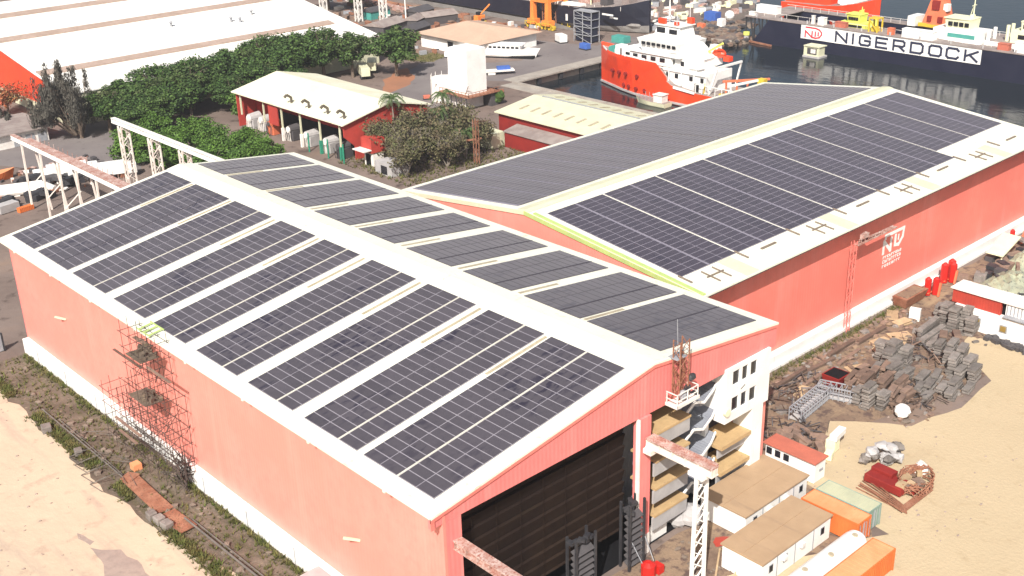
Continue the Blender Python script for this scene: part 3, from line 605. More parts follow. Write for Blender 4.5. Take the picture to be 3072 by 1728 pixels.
# scaffold against the left wall
t = thing('scaffold', 'thin rusty pole scaffold with green platforms against the long pink side wall', 'scaffold', (0, 52, 0))
mb = MB(); ys = [44.0 + 2.1 * k for k in range(9)]
def ztop(y): return 18.6 if 46 < y < 52.5 else (11.8 if y <= 46 else (9.5 if y < 57 else 8.0))
for y in ys:
    for x in (-1.9, -.7, .6): mb.bar((x + rnd.uniform(-.1, .1), y, .02), (x + rnd.uniform(-.1, .1), y + rnd.uniform(-.3, .3), ztop(y) + rnd.uniform(-1, .6)), .045)
for k in range(9):
    z = 1.6 + 2.0 * k
    for x in (-1.9, .6):
        a = [y for y in ys if ztop(y) > z]
        if len(a) > 1: mb.bar((x, a[0] - .4, z + rnd.uniform(-.15, .15)), (x, a[-1] + .5, z + rnd.uniform(-.2, .2)), .05)
    for y in ys:
        if ztop(y) > z: mb.bar((-2.0, y, z), (.9, y, z), .05)
for k in range(26):
    y = rnd.uniform(44, 55); z = rnd.uniform(0, ztop(y) - 3); mb.bar((rnd.choice((-1.9, .6)), y, z), (rnd.choice((-1.9, .6)), y + rnd.uniform(-2.2, 2.2), z + rnd.uniform(1.6, 3.2)), .055)
part('poles', mb, 'pole', t)
for (y0, y1, z) in ((47.6, 51.2, 15.2), (48.2, 52.4, 9.6)):
    mb = MB(); mb.box(-2.1, .2, y0, y1, z, z + .1)
    for k in range(9): mb.obox((rnd.uniform(-1.8, .1), rnd.uniform(y0, y1), z + .3), (rnd.uniform(.4, .9), .3, rnd.uniform(.2, .7)), rnd.uniform(0, 3))
    part('platform', mb, 'verge', t)
for q_ in ((-1.6, -1.3, 42.2, 47.6, 14.6, 14.7), (.1, .6, 50.5, 54.0, 15.5, 15.6), (-2.2, -1.9, 51, 57.5, 4.6, 4.75), (-2.4, -2.1, 52, 56.5, 3.3, 3.45), (-.4, -.1, 52, 59.0, 12.4, 12.5)): part('plank', box(*q_), 'slab_brown', t)
mb = MB()
for k in range(40): mb.bar((rnd.uniform(-1.6, 1.0), rnd.uniform(43.2, 47), rnd.uniform(.1, 3.6)), (rnd.uniform(-1.6, 1.0), rnd.uniform(43.2, 47), rnd.uniform(.1, 4.4)), .09)
part('stacked_tubes', mb, 'pole', t)

# hut, verge things on the left
t = thing('pump_hut', 'small grey roofed hut beside the white plinth at the bottom edge', 'hut', (-.7, 16, 0))
part('wall', box(-1.5, .3, 14.2, 18.8, .02, 2.1), 'white_dirty', t); part('roof', box(-1.8, .36, 14.0, 19.0, 2.1, 2.25), 'greyconc', t)
solo('steel_plate', (lambda m: (m.obox((-4.5, 46, .35), (1.9, 9.0, .12), -.03), m.obox((-4.6, 38.8, .32), (2.0, 4.6, .12), .05), m.obox((-4.3, 50.6, .45), (1.6, 1.6, .12), .5), m)[-1])(MB()), 'rust', 'long flat rusty steel plates lying on the rubble verge', 'steel plate', (-4.5, 44, 0))
mb = MB(); mb.tube((-3.9, 38.5, .5), (-3.7, 18, .5), .12, .12, 8); mb.tube((-3.3, 38.0, .3), (-3.1, 18, .3), .08, .08, 8); solo('pipe', mb, 'galvdark', 'long grey pipes running along the rubble verge at the bottom', 'pipe', (-3.8, 30, 0))
mb = MB(); mb.tube((-4.9, 74, .4), (-4.9, 51, .4), .09, .09, 7); mb.tube((-4.4, 70, .3), (-4.6, 52, .3), .06, .06, 7); solo('pipe', mb, 'galvdark', 'thin pale pipe lying in the weeds next to the scaffold', 'pipe', (-4.8, 62, 0))
mb = MB(); mb.box(-3.2, -2.2, 51.8, 52.9, .02, .8); solo('crate', mb, 'orange_top', 'small orange box on the end of the rusty plate', 'crate', (-2.7, 52.3, 0))
for (x, y, s, lb) in ((-6.6, 68.6, 1.3, 'grey stone block at the edge of the pink sand, farthest one'), (-6.2, 60.2, 1.0, 'grey stone block half in the weeds beside the fallen frames'), (-6.2, 41.6, 1.1, 'grey stone block, farthest of the three in a row by the rusty plate'), (-6.0, 40.2, 1.15, 'grey stone block, middle one of the three in a row by the rusty plate'), (-5.9, 38.7, 1.2, 'grey stone block, nearest of the three in a row by the rusty plate')):
    mb = MB(); mb.obox((x, y, .45), (s * .9, s, .9), rnd.uniform(-.3, .3)); solo('stone_block', mb, 'slab', lb, 'stone block', (x, y, 0), 'stone blocks along the verge', bevel=.1)
t = thing('fallen_frame', 'tangle of thin rusty scaffold frames lying across the sand edge', 'scaffold frame', (-6.3, 55, 0))
mb = MB()
for (y, x) in ((60.5, -7.3), (58.3, -7.6), (55.6, -8.0), (53.0, -8.1)):
    mb.bar((x, y, .1), (-4.6, y - 1.2, .9), .055); mb.bar((x, y, .1), (x + .3, y - 2.6, .12), .055); mb.bar((x, y, .1), (x + 1.4, y - 1.6, 1.2), .055)
for k in range(24): 
    a = Vector((rnd.uniform(-5.4, -1), rnd.uniform(48, 66), rnd.uniform(.2, .8))); mb.bar(a, a + Vector((rnd.uniform(-2.5, 2.5), rnd.uniform(-4, 4), rnd.uniform(-.1, .6))), .05)
part('tubes', mb, 'galvdark', t)
mb = MB()
for k in range(120):
    y = rnd.uniform(10, 92); x = rnd.uniform(-6.4, -.2); s = rnd.uniform(.15, .55); mb.blob((x, y, s * .3), (s, s, s * .6), 0, 5, 3, .3)
tag(emit('rubble', mb, 'rubble'), 'loose stones and rubble scattered on the verge beside the hall', 'rubble', kind='stuff')
mb = MB()      # weeds
def tuft(mb, x, y, s, z=0):
    for q in range(5):
        a = rnd.uniform(0, 6.28); l = s * rnd.uniform(.6, 1.2); dx, dy = math.cos(a) * l * .6, math.sin(a) * l * .6; w_ = s * .28
        mb.face([(x - dy * w_, y + dx * w_, z), (x + dy * w_, y - dx * w_, z), (x + dx, y + dy, z + l * rnd.uniform(.5, .9))])
for k in range(7500):
    y = rnd.uniform(12, 92); lane = rnd.random()
    x = rnd.gauss(-6.0, .45) if lane < .62 else (rnd.gauss(-.1, .22) if lane < .8 else rnd.uniform(-6, 0))
    if lane < .62 and math.sin(y * .55) + math.sin(y * .21 + 1) < -.5: continue
    tuft(mb, x, y, rnd.uniform(.3, .75))
tag(emit('weeds', mb, 'grass', fix=False), 'green and dry weeds growing along the rubble verge', 'weeds', kind='stuff')
t = thing('boundary_fence', 'low grey panel fence at the far left corner of the hall', 'fence', (-6, 96, 0))
for k in range(4):
    mb = MB(); mb.box(-1.6 - 3.4 * k - 3.3, -1.6 - 3.4 * k, 95.6 + k * .7, 95.8 + k * .7, .1, 2.6); part('fence_panel', mb, 'galv', t)
mb = MB()
for k in range(5): mb.box(-1.6 - 3.4 * k, -1.35 - 3.4 * k, 95.5 + k * .7, 95.9 + k * .7, .02, 2.8)
part('fence_post', mb, 'blacksteel', t)
solo('white_rod', (lambda m: (m.bar((-9.5, 84.5, .2), (-6.2, 85.2, .6), .3), m)[-1])(MB()), 'white', 'white rod lying on the sand at the left edge of the picture', 'rod', (-8, 84.8, 0))

# ---------------------------------------------------------------- cabins and containers on the right front
def cabin(name, label, x0, x1, y0, y1, h, roofm, split, wins, z0=.02):
    t = thing(name, label, 'cabin', ((x0 + x1) / 2, (y0 + y1) / 2, 0), 'portable cabins by the stair block')
    mb = MB(); mb.box(x0 + .15, x1 - .15, y0 + .15, y1 - .15, z0, h - .05); part('body', mb, 'white', t, bevel=.05)
    mb = MB(); mb.box(x0, x1, y0, y1, h - .05, h + .12); mb.box(x0 + .1, x1 - .1, (y0 + y1) / 2 - .05, (y0 + y1) / 2 + .05, h + .12, h + .18); part('roof', mb, roofm, t)
    for q_ in split[:2]: part('cooling_unit', box(q_ + .7, q_ + 1.3, y0 - .25, y0 + .1, 1.7, 2.15), 'white_dirty', t)
    mb = MB()
    for s in split: mb.box(s - .06, s + .06, y0 + .10, y0 + .16, z0, h - .1)
    mb.box(x0 + .1, x1 - .1, y0 + .11, y0 + .15, h - .25, h - .12); part('panel_joint', mb, 'galv', t)
    for (wx_, zz) in wins:
        f = part('window', box(wx_ - .35, wx_ + .35, y0 + .11, y0 + .17, zz - .45, zz + .45), 'galv', t)
        part('pane', box(wx_ - .26, wx_ + .26, y0 + .09, y0 + .12, zz - .36, zz + .36), 'glass', f)
    return t
c1 = cabin('portable_cabin', 'long white cabin with plain tan roof nearest the stair block', 35.8, 47.1, -6.0, .1, 2.7, 'tan_roof', [38.9, 41.8, 44.4], [(37.6, 1.6), (45.8, 1.6)])
c2 = cabin('portable_cabin', 'long white cabin with stained tan roof between the other cabin and the white tank', 30.4, 42.4, -12.0, -6.9, 2.75, 'tan_roof', [33.0, 36.0, 39.2], [(32.0, 1.6), (34.4, 1.6), (40.8, 1.6)])
t = thing('portable_cabin', 'small white cabin with a dusty red roof behind the tan roofed cabins', 'cabin', (50.5, -1.6, 0), 'portable cabins by the stair block')
part('body', box(49.7, 51.8, -5.0, 1.6, .02, 2.6), 'white', t, bevel=.05); part('roof', box(49.4, 52.0, -5.2, 1.8, 2.6, 2.75), 'redroof', t)
for k in range(3): part('window', box(49.62, 49.71, -1.6 + k * 1.15, -.9 + k * 1.15, 1.4, 2.2), 'glass', t)
part('door_mark', box(50.6, 51.3, -5.05, -4.99, 1.2, 1.5), 'galv', t)
def container(label, x0, x1, y0, y1, h, m, mt, longx, group='shipping containers beside the cabins'):
    t = thing('shipping_container', label, 'container', ((x0 + x1) / 2, (y0 + y1) / 2, 0), group)
    mb = MB(); mb.box(x0 + .06, x1 - .06, y0 + .06, y1 - .06, .15, h - .08)
    n = int(((x1 - x0) if longx else (y1 - y0)) / .42)
    for k in range(n):
        if longx: xx = x0 + .3 + k * .42; mb.box(xx, xx + .2, y0 + .03, y0 + .06, .3, h - .3); mb.box(xx, xx + .2, y1 - .06, y1 - .03, .3, h - .3)
        else: yy = y0 + .3 + k * .42; mb.box(x0 + .03, x0 + .06, yy, yy + .2, .3, h - .3); mb.box(x1 - .06, x1 - .03, yy, yy + .2, .3, h - .3)
    part('body', mb, m, t)
    mb = MB()
    for xx in (x0, x1 - .16):
        for yy in (y0, y1 - .16): mb.box(xx, xx + .16, yy, yy + .16, .0, h)
    mb.box(x0 + .16, x1 - .16, y0 - .001, y0 + .09, h - .16, h - .005); mb.box(x0 + .16, x1 - .16, y1 - .09, y1, h - .16, h - .005); mb.box(x0, x0 + .09, y0 + .16, y1 - .16, h - .16, h - .006); mb.box(x1 - .09, x1, y0 + .16, y1 - .16, h - .16, h - .006)
    part('corner_frame', mb, m, t)
    mb = MB(); mb.box(x0 + .1, x1 - .1, y0 + .1, y1 - .1, h - .079, h - .02)
    n = int(((x1 - x0) if longx else (y1 - y0)) / .6)
    for k in range(n):
        if longx: mb.box(x0 + .3 + k * .6, x0 + .5 + k * .6, y0 + .12, y1 - .12, h - .02, h + .01)
        else: mb.box(x0 + .12, x1 - .12, y0 + .3 + k * .6, y0 + .5 + k * .6, h - .02, h + .01)
    part('roof', mb, mt, t)
    d = MB()      # door end with locking bars, facing the camera side
    if longx:
        for k in range(4): d.bar((x1 + .03, y0 + .35 + k * (y1 - y0 - .7) / 3, .3), (x1 + .03, y0 + .35 + k * (y1 - y0 - .7) / 3, h - .3), .05)
        d.box(x1 - .06, x1 + .01, (y0 + y1) / 2 - .02, (y0 + y1) / 2 + .02, .2, h - .2)
    else:
        for k in range(4): d.bar((x0 + .35 + k * (x1 - x0 - .7) / 3, y0 - .03, .3), (x0 + .35 + k * (x1 - x0 - .7) / 3, y0 - .03, h - .3), .05)
        d.box((x0 + x1) / 2 - .02, (x0 + x1) / 2 + .02, y0 - .01, y0 + .06, .2, h - .2)
    part('locking_bar', d, 'galv', t); return t
container('faded green container lying side by side with an orange one', 45.6, 48.05, -14.2, -7.8, 2.6, 'green', 'green_top', False)
container('orange container between the green one and the tan roofed cabin', 43.0, 45.45, -14.6, -7.7, 2.6, 'orange', 'orange_top', False)
container('long orange container with faded scratched roof at the bottom edge', 30.0, 42.1, -19.3, -16.75, 2.6, 'orange', 'orange_top', True)
t = thing('tank_container', 'long white rounded tank beside the bottom orange container', 'tank', (36.5, -15.0, 0))
mb = MB(); pts = []
for k in range(13):
    a = math.pi * k / 12; pts.append((-15.05 - 1.2 * math.cos(a), 1.5 + 1.1 * math.sin(a)))
sec = [(30.2, .82), (30.9, 1.0), (41.4, 1.0), (42.1, .93), (42.5, .7)]
for (xa, fa), (xb, fb) in zip(sec, sec[1:]):
    for (p, q) in zip(pts, pts[1:]):
        f = lambda P_, x_, s_: (x_, -15.05 + (P_[0] + 15.05) * s_, 1.5 + (P_[1] - 1.5) * s_)
        mb.face([f(p, xa, fa), f(q, xa, fa), f(q, xb, fb), f(p, xb, fb)])
for x_, s_ in ((30.2, .82), (42.5, .7)): mb.face([(x_, -15.05 + (P_[0] + 15.05) * s_, 1.5 + (P_[1] - 1.5) * s_) for P_ in pts])
part('shell', mb, 'white', t, smooth=False); part('chassis', box(30.4, 42.2, -16.2, -13.9, .1, 1.5), 'white', t)
for x_, y_ in ((41.2, -15.3), (36.8, -15.4), (33.0, -15.0)):
    mb = MB(); mb.tube((x_, y_, 2.5), (x_, y_, 2.68), .3, .3, 10); part('hatch', mb, 'rooflight', t)
solo('sawhorse', (lambda m: (m.bar((27.6, -8.5, .3), (32.6, -5.3, .3), .18), m.bar((32.6, -5.3, .3), (33.2, -6.8, .3), .18), m.bar((29.2, -9.8, .3), (33.2, -6.8, .3), .15), m)[-1])(MB()), 'timber', 'thin timber frame on the dirt between the lattice post and the cabins', 'timber frame', (31, -7, 0))
mb = MB(); mb.blob((34.0, -4.6, .06), (1.2, .9, .1)); solo('red_cover', mb, 'brickred', 'flat dark red disc on the dirt beside the first tan cabin', 'heap', (33.6, -4.9, 0))
mb = MB(); mb.blob((34.3, -.2, 1.1), (1.5, 1.5, 1.1), 0, 10, 6, .08); mb.blob((33.0, .6, .8), (1.0, 1.0, .9), 0, 8, 5, .1); solo('covered_machine', mb, 'greyconc', 'pale grey covered machine under the end of the runway beam', 'machine', (34.3, -.2, 0))
mb = MB()
for k in range(40):
    x, y = rnd.uniform(28, 35), rnd.uniform(-9, -.8); mb.blob((x, y, .05), (rnd.uniform(.15, .5), rnd.uniform(.1, .4), rnd.uniform(.05, .2)), 0, 5, 3, .3)
tag(emit('rubble', mb, 'rubble'), 'small rubble on the trodden dirt in front of the hall door', 'rubble', kind='stuff')

# ---------------------------------------------------------------- scrap yard: stacks of slabs and timber, racks, junk
NUM = ['first', 'second', 'third', 'fourth', 'fifth', 'sixth', 'seventh', 'eighth', 'ninth']
def picx(p):
    v = Vector(p) - Vector((-48.723, -64.594, 72.198)); return v.dot(Vector(cr_)) / v.dot(Vector(cv_))
def slabset(stacks, size, rz, m, what, where, group, gap=.07, jit=.12, turn=.06):
    for si, (x, y, n) in enumerate(sorted(stacks, key=lambda q: picx((q[0], q[1], 0)))):
        base = rz + rnd.uniform(-turn, turn)
        for k in range(n):
            f = rnd.uniform(.82, 1.12); mb = MB(); mb.obox((0, 0, size[2] / 2), (size[0] * f, size[1] * rnd.uniform(.85, 1.1), size[2]), 0)
            o = emit('concrete_block' if m == 'slab' else ('timber_bundle' if m == 'slab_brown' else 'board'), mb, m, bevel=.05)
            o.location = (x + rnd.uniform(-jit, jit), y + rnd.uniform(-jit, jit), .02 + k * (size[2] + gap)); o.rotation_euler = (0, 0, base + rnd.uniform(-.08, .08))
            lay = 'top' if k == n - 1 else ('bottom' if k == 0 else NUM[k] + ' from bottom')
            tag(o, '%s, %s, %s stack from left %s' % (what, lay, NUM[si], where), 'block' if m == 'slab' else ('timber' if m == 'slab_brown' else 'board'), group)
G1, G2 = 'grey blocks stacked in the scrap yard', 'brown bundles stacked in the scrap yard'
slabset(((98.2, 5.6, 7), (96.8, 3.6, 8), (98.0, 2.4, 8), (97.2, 1.2, 6), (99.0, 6.9, 5)), (2.0, 1.3, .38), .1, 'slab', 'grey block', 'by the white building', G1)
slabset(((93.4, 5.6, 3), (92.2, 4.3, 2), (91.4, 3.0, 2)), (6.4, .8, .5), .05, 'slab', 'long pale beam', 'before the white building', G1)
slabset(((82.0, 6.0, 6), (82.2, 4.4, 7), (82.6, 2.9, 6), (80.2, 4.0, 6), (79.6, 2.6, 5)), (1.9, 1.4, .38), .1, 'slab', 'grey block', 'in the middle cluster', G1, turn=.07)
slabset(((88.6, 1.2, 5), (88.2, -.7, 7), (87.6, -2.4, 7), (86.2, -4.2, 6), (84.8, -5.7, 5), (86.8, -1.0, 6), (85.0, -2.6, 6), (84.2, -4.2, 4)), (2.6, 1.1, .34), .15, 'slab', 'grey block', 'along the sand edge', G1, jit=.1, turn=.08)
slabset(((79.8, -1.2, 3), (78.4, -2.8, 3), (79.2, -4.3, 3), (78.6, -5.9, 3), (80.6, -5.2, 4), (81.4, -2.2, 3), (77.0, -2.4, 3), (76.2, -3.9, 2), (81.6, -6.6, 2)), (2.8, 1.0, .32), .15, 'slab', 'flat grey block', 'in the low middle row', G1, jit=.14, turn=.12)
slabset(((69.4, 1.5, 6), (69.0, .1, 9), (70.2, -1.2, 6)), (2.2, 1.1, .30), .1, 'slab', 'pale edged block', 'nearest the steel cages', G1)
slabset(((74.6, 4.6, 5), (76.6, 4.4, 4), (72.9, 3.2, 6), (75.4, -.6, 5), (77.6, 3.0, 5), (71.0, 3.6, 5)), (3.0, .9, .34), .1, 'slab_brown', 'rust brown bundle', 'of the dense brown rows', G2, jit=.2, turn=.15)
slabset(((72.4, 4.2, 5), (73.8, 2.6, 6), (75.2, 1.4, 5), (73.4, .4, 6), (71.6, 2.2, 7)), (3.6, .9, .34), .15, 'slab_brown', 'brown bundle', 'beside the steel cages', G2, jit=.25, turn=.15)
slabset(((72.2, -1.6, 5), (73.6, -2.4, 4), (71.2, -2.8, 4), (74.8, -1.2, 4), (70.6, -4.0, 2)), (2.4, .8, .36), .3, 'slab_brown', 'brown bundle', 'near the white drum', G2, jit=.3, turn=.5)
slabset(((90.4, 1.8, 6), (91.6, .4, 6), (90.0, -.8, 5), (93.0, 1.6, 4)), (2.2, 1.0, .34), .6, 'slab_brown', 'dull timber bundle', 'right of the middle clusters', G2, turn=.4)
slabset(((76.4, 3.4, 5), (77.6, 1.6, 6), (76.2, .2, 5), (78.6, .4, 4)), (2.6, .9, .34), .1, 'slab', 'worn grey block', 'between brown stacks and middle cluster', G1, turn=.25)
slabset(((63, 10.4, 1), (68, 10.8, 2), (74, 10.6, 1), (80, 11.0, 2), (71, 8.8, 1), (79, 9.2, 1), (87, 10.6, 1)), (7.0, .6, .4), .02, 'slab_brown', 'long dark beam', 'along the hall wall', 'long beams by the wall', turn=.05)
slabset(((86.0, 8.4, 2), (88.2, 7.0, 2), (90.2, 8.2, 1), (93.6, 9.8, 2), (77.0, 6.8, 1), (66.4, 8.4, 1), (84.6, 7.4, 1), (95.0, 12.0, 1)), (3.0, 1.6, .18), 0, 'timber', 'dry board', 'by the hall wall', 'boards dumped by the wall', jit=.3, turn=.6)
r3 = random.Random(5)
for nm_, lb_, x0, x1, y0, y1, n_ in (('scrap_tangle', 'tangled rods and brown scrap between the grey clusters', 84, 92, -1, 6, 90), ('scrap_tangle', 'tangled rusty scrap in front of the brown timber stacks', 70, 78, -5, 0, 70), ('scrap_tangle', 'dark tangled scrap behind the long steel cage', 60, 72, 6, 11, 60), ('scrap_tangle', 'dark brown scrap mat behind the red roofed cabin', 53, 60, -1, 6, 60)):
    mb = MB()
    for k in range(n_):
        a = Vector((r3.uniform(x0, x1), r3.uniform(y0, y1), r3.uniform(.05, .7))); mb.bar(a, a + Vector((r3.uniform(-2, 2), r3.uniform(-2, 2), r3.uniform(-.1, .7))), r3.uniform(.06, .22), r3.uniform(.04, .12), r3.randrange(3))
    tag(emit(nm_, mb, ['rackslat', 'slab_brown', 'pole']), lb_, 'scrap', kind='stuff')
# steel cages
for (x, y, L_, lb) in ((64.0, 5.0, 8.4, 'long grey steel cage rack parallel to the hall wall'), (68.6, 3.8, 5.6, 'short grey steel cage rack set across the end of the long one')):
    t = thing('cage_rack', lb, 'cage rack', (x, y, 0), 'steel cage racks'); rz = .12 if L_ > 6 else -1.25; mb = MB(); Q = Matrix.Rotation(rz, 3, 'Z')
    P_ = lambda a, b_, c: tuple(Q @ Vector((a, b_, c)) + Vector((x, y, 0)))
    n = int(L_ / .7)
    for k in range(n + 1):
        a = -L_ / 2 + L_ * k / n
        for b_ in (-.8, .8): mb.bar(P_(a, b_, .02), P_(a, b_, 1.7), .1)
        mb.bar(P_(a, -.8, 1.7), P_(a, .8, 1.7), .08)
    for z in (.2, .95, 1.7):
        for b_ in (-.8, .8): mb.bar(P_(-L_ / 2, b_, z), P_(L_ / 2, b_, z), .12)
    part('frame', mb, 'galv', t); mb = MB(); mb.hexa([P_(-L_ / 2, -.7, .2), P_(L_ / 2, -.7, .2), P_(L_ / 2, .7, .2), P_(-L_ / 2, .7, .2), P_(-L_ / 2, -.7, .5), P_(L_ / 2, -.7, .5), P_(L_ / 2, .7, .5), P_(-L_ / 2, .7, .5)]); part('base_tray', mb, 'greyconc', t)
t = thing('skip', 'small dark red open bin beside the brown timber stacks', 'skip', (71.0, 6.3, 0)); mb = MB(); mb.hexa([(70.2, 5.2, .1), (72.4, 5.2, .1), (72.4, 7.2, .1), (70.2, 7.2, .1), (69.9, 4.9, 1.7), (72.7, 4.9, 1.7), (72.7, 7.5, 1.7), (69.9, 7.5, 1.7)]); part('body', mb, 'darkred', t); part('load', box(70.1, 72.5, 5.1, 7.3, 1.66, 1.74), 'black', t)
mb = MB(); mb.blob((69.6, -4.2, 1.0), (1.0, 1.0, .9), 0, 10, 6, .05); solo('white_drum', mb, 'white', 'rounded white drum at the near corner of the scrap pile', 'drum', (69.6, -4.2, 0))
mb = MB(); mb.obox((96.2, 9.2, .9), (.8, 1.5, 1.8), .3); solo('white_cabinet', mb, 'white', 'narrow white cabinet standing on the dirt among the junk', 'cabinet', (96.2, 9.2, 0))
t = thing('skip', 'rust red open skip against the white plinth of the second hall', 'skip', (101, 13.3, 0)); mb = MB(); mb.hexa([(98.6, 12.0, .1), (103.6, 12.0, .1), (103.6, 13.9, .1), (98.6, 13.9, .1), (98.0, 11.6, 1.7), (104.2, 11.6, 1.7), (104.2, 14.0, 1.7), (98.0, 14.0, 1.7)]); part('body', mb, 'rust', t); part('load', box(98.6, 103.6, 11.9, 13.8, 1.66, 1.76), 'dirt', t)
for i, (x, y, s, lb) in enumerate(((106.4, 12.4, 1.0, 'bright red upright tanks by the white plinth, nearest group'), (112.4, 13.0, 1.15, 'bright red upright tanks by the white plinth, second and largest group'), (135.6, 13.4, .8, 'single bright red tank by the far end of the second hall'))):
    t = thing('red_tank', lb, 'tank', (x, y, 0), 'red tanks along the second hall')
    for k in range(1 if i == 2 else 2 + (i == 1)):
        mb = MB(); xx = x + k * .95 * s - 1; yy = y - (k % 2) * .8; mb.tube((xx, yy, .1), (xx, yy, 2.6 * s), .5 * s, .5 * s, 9); mb.tube((xx, yy, 2.6 * s), (xx, yy, 2.9 * s), .42 * s, .2, 9); part('cylinder', mb, 'red', t)
    mb = MB(); mb.bar((x - .6, y - 1.6, .1), (x - .2, y - 1.6, 2.2), .3); mb.bar((x - 1.6, y - .4, .5), (x + 2.2, y - .4, .5), .14); part('stand', mb, 'cranered', t)
# the heap on a sledge in the sand
t = thing('scrap_heap', 'scrap heap of grey bags and red crates on a steel sledge in the sand', 'scrap heap', (55.5, -10.5, 0))
mb = MB()
for k in range(6): mb.bar((51.6 + k * .12, -15.3 + .1 * k, .15 + .05 * k), (52.2 + k * .5, -8.8 + .05 * k, .15 + .05 * k), .09)
mb.bar((51.2, -15.0, .4), (52.8, -8.9, .45), .12); mb.box(51.6, 57.6, -15.0, -14.2, .1, .2); part('sledge', mb, 'rust', t)
def P2(x, y, z, s, rz, m, nm, lb=None):
    mb = MB(); mb.obox((x, y, z), s, rz); part(nm, mb, m, t, lb, bevel=.06)
for (x, y, z, s, rz, m) in ((54.4, -11.0, .7, (1.3, 4.6, .9), -.05, 'darkred'), (55.6, -12.6, .6, (1.2, 3.0, .8), .0, 'darkred'), (55.8, -10.0, 1.1, (1.3, 2.6, .8), -.05, 'darkred')): P2(x, y, z, s, rz, m, 'red_crate')
for k in range(22):
    mb = MB(); mb.blob((rnd.uniform(57.0, 60.5), rnd.uniform(-9.6, -6.6), rnd.uniform(.5, 2.0)), (rnd.uniform(.5, .9), rnd.uniform(.5, .9), rnd.uniform(.3, .6)), 0, 7, 4, .25); part('sack', mb, 'greyconc' if k % 3 else 'slab', t)
for k in range(12):
    mb = MB(); mb.obox((rnd.uniform(54.5, 58.5), rnd.uniform(-14, -11.4), rnd.uniform(.5, 1.3)), (rnd.uniform(.5, 1.4), rnd.uniform(.5, 1.2), rnd.uniform(.3, .7)), rnd.uniform(0, 3)); part('scrap_piece', mb, rnd.choice(('slab_brown', 'rust', 'timber')), t)
mb = MB(); mb.tube((59.0, -12.2, .5), (59.6, -12.8, 1.5), .8, .8, 12); part('drum', mb, 'white', t)
mb = MB()
for k in range(90):
    a = rnd.uniform(0, 6.28); mb.tube((56.6 + 2.3 * math.cos(a), -13.4 + 1.7 * math.sin(a), .2 + rnd.uniform(0, 1.9)), (56.6 + 2.3 * math.cos(a + .8), -13.4 + 1.7 * math.sin(a + .8), .2 + rnd.uniform(0, 1.9)), .07, .07, 5)
part('wire_coil', mb, 'rust', t)
mb = MB()
for k in range(14): mb.obox((rnd.uniform(54.5, 58.5), rnd.uniform(-1.5, 3.5), rnd.uniform(.2, .7)), (rnd.uniform(.6, 2.2), rnd.uniform(.5, 1.2), rnd.uniform(.3, 1.0)), rnd.uniform(0, 3))
solo('scrap_pile', mb, 'slab_brown', 'low brown scrap pile behind the red roofed cabin', 'scrap pile', (56, 1, 0))
t = thing('white_case', 'tall white case lying on beige boxes behind the red roofed cabin', 'case', (57.6, -2.4, 0)); P2(57.9, -2.6, 2.0, (2.6, .9, .8), .15, 'white', 'case'); P2(57.3, -2.4, .8, (1.3, 1.2, 1.5), .1, 'cream', 'stand'); P2(55.4, -3.2, .5, (1.2, .9, .9), .3, 'cream', 'box')
for (x0, x1, y0, y1, n, seed, lb) in ((60, 98, 6.5, 12.8, 260, 3, 'mixed junk and rubble strewn on the dirt strip beside the second hall'), (84, 100, -2, 8, 60, 4, 'broken bits lying around the stacks of the scrap yard'), (68, 84, -7, 5, 120, 5, 'broken bits lying among the brown stacks of the scrap yard')):
    r2 = random.Random(seed); mb = MB()
    for k in range(n):
        x, y = r2.uniform(x0, x1), r2.uniform(y0, y1); s = r2.uniform(.15, .8)
        if r2.random() < .5: mb.obox((x, y, s * .2), (s * 1.6, s * .7, s * .5), r2.uniform(0, 3), r2.randrange(4))
        else: mb.blob((x, y, s * .15), (s, s * .8, s * .5), r2.randrange(4), 5, 3, .3)
    tag(emit('junk', mb, ['slab_brown', 'rubble', 'dirt', 'slab']), lb, 'junk', kind='stuff')
mb = MB()
for k in range(1500): tuft(mb, rnd.uniform(52, 104), rnd.gauss(13.2, .4), rnd.uniform(.25, .6))
tag(emit('weeds', mb, 'grass', fix=False), 'dry weeds along the foot of the second hall', 'weeds', kind='stuff')
mb = MB(); r4 = random.Random(8)
for k in range(130):
    if r4.random() < .55: x, y = r4.uniform(60, 150), r4.uniform(-45, -8)
    else: x, y = r4.uniform(48, 70), r4.uniform(-24, -3)
    z_ = r4.uniform(.05, .15); mb.blob((x, y, z_ * .3), (z_ * 1.5, z_, z_ * .7), 0, 5, 3, .3)
for k in range(130):
    y = r4.uniform(14, 88); x = r4.uniform(-26, -7); z_ = r4.uniform(.04, .16); mb.blob((x, y, z_ * .3), (z_ * 1.5, z_, z_ * .7), 0, 5, 3, .3)
tag(emit('gravel', mb, 'mud'), 'small stones and litter scattered over the sand', 'gravel', kind='stuff')
# wall mast with cantilevered tray on hall B
t = thing('cable_mast', 'rusty lattice mast with a cantilevered tray fixed to the side wall of the second hall', 'mast', (86.3, 14, 0))
mb = MB(); lattice(mb, 86.2, 14.1, .02, 13.6, .7, .5, .07, .9); part('lattice', mb, 'trim_pink', t)
mb = MB(); mb.box(86.4, 96.4, 13.5, 14.3, 13.0, 13.15); mb.bar((86.4, 13.5, 13.9), (92, 13.5, 13.6), .12)
for k in range(8): mb.bar((87 + k * .9, 13.5, 13.1), (87 + k * .9, 13.5, 13.8), .07)
mb.obox((88.2, 13.8, 14.0), (1.6, .6, .6), .1); part('tray', mb, 'beam_rust', t)

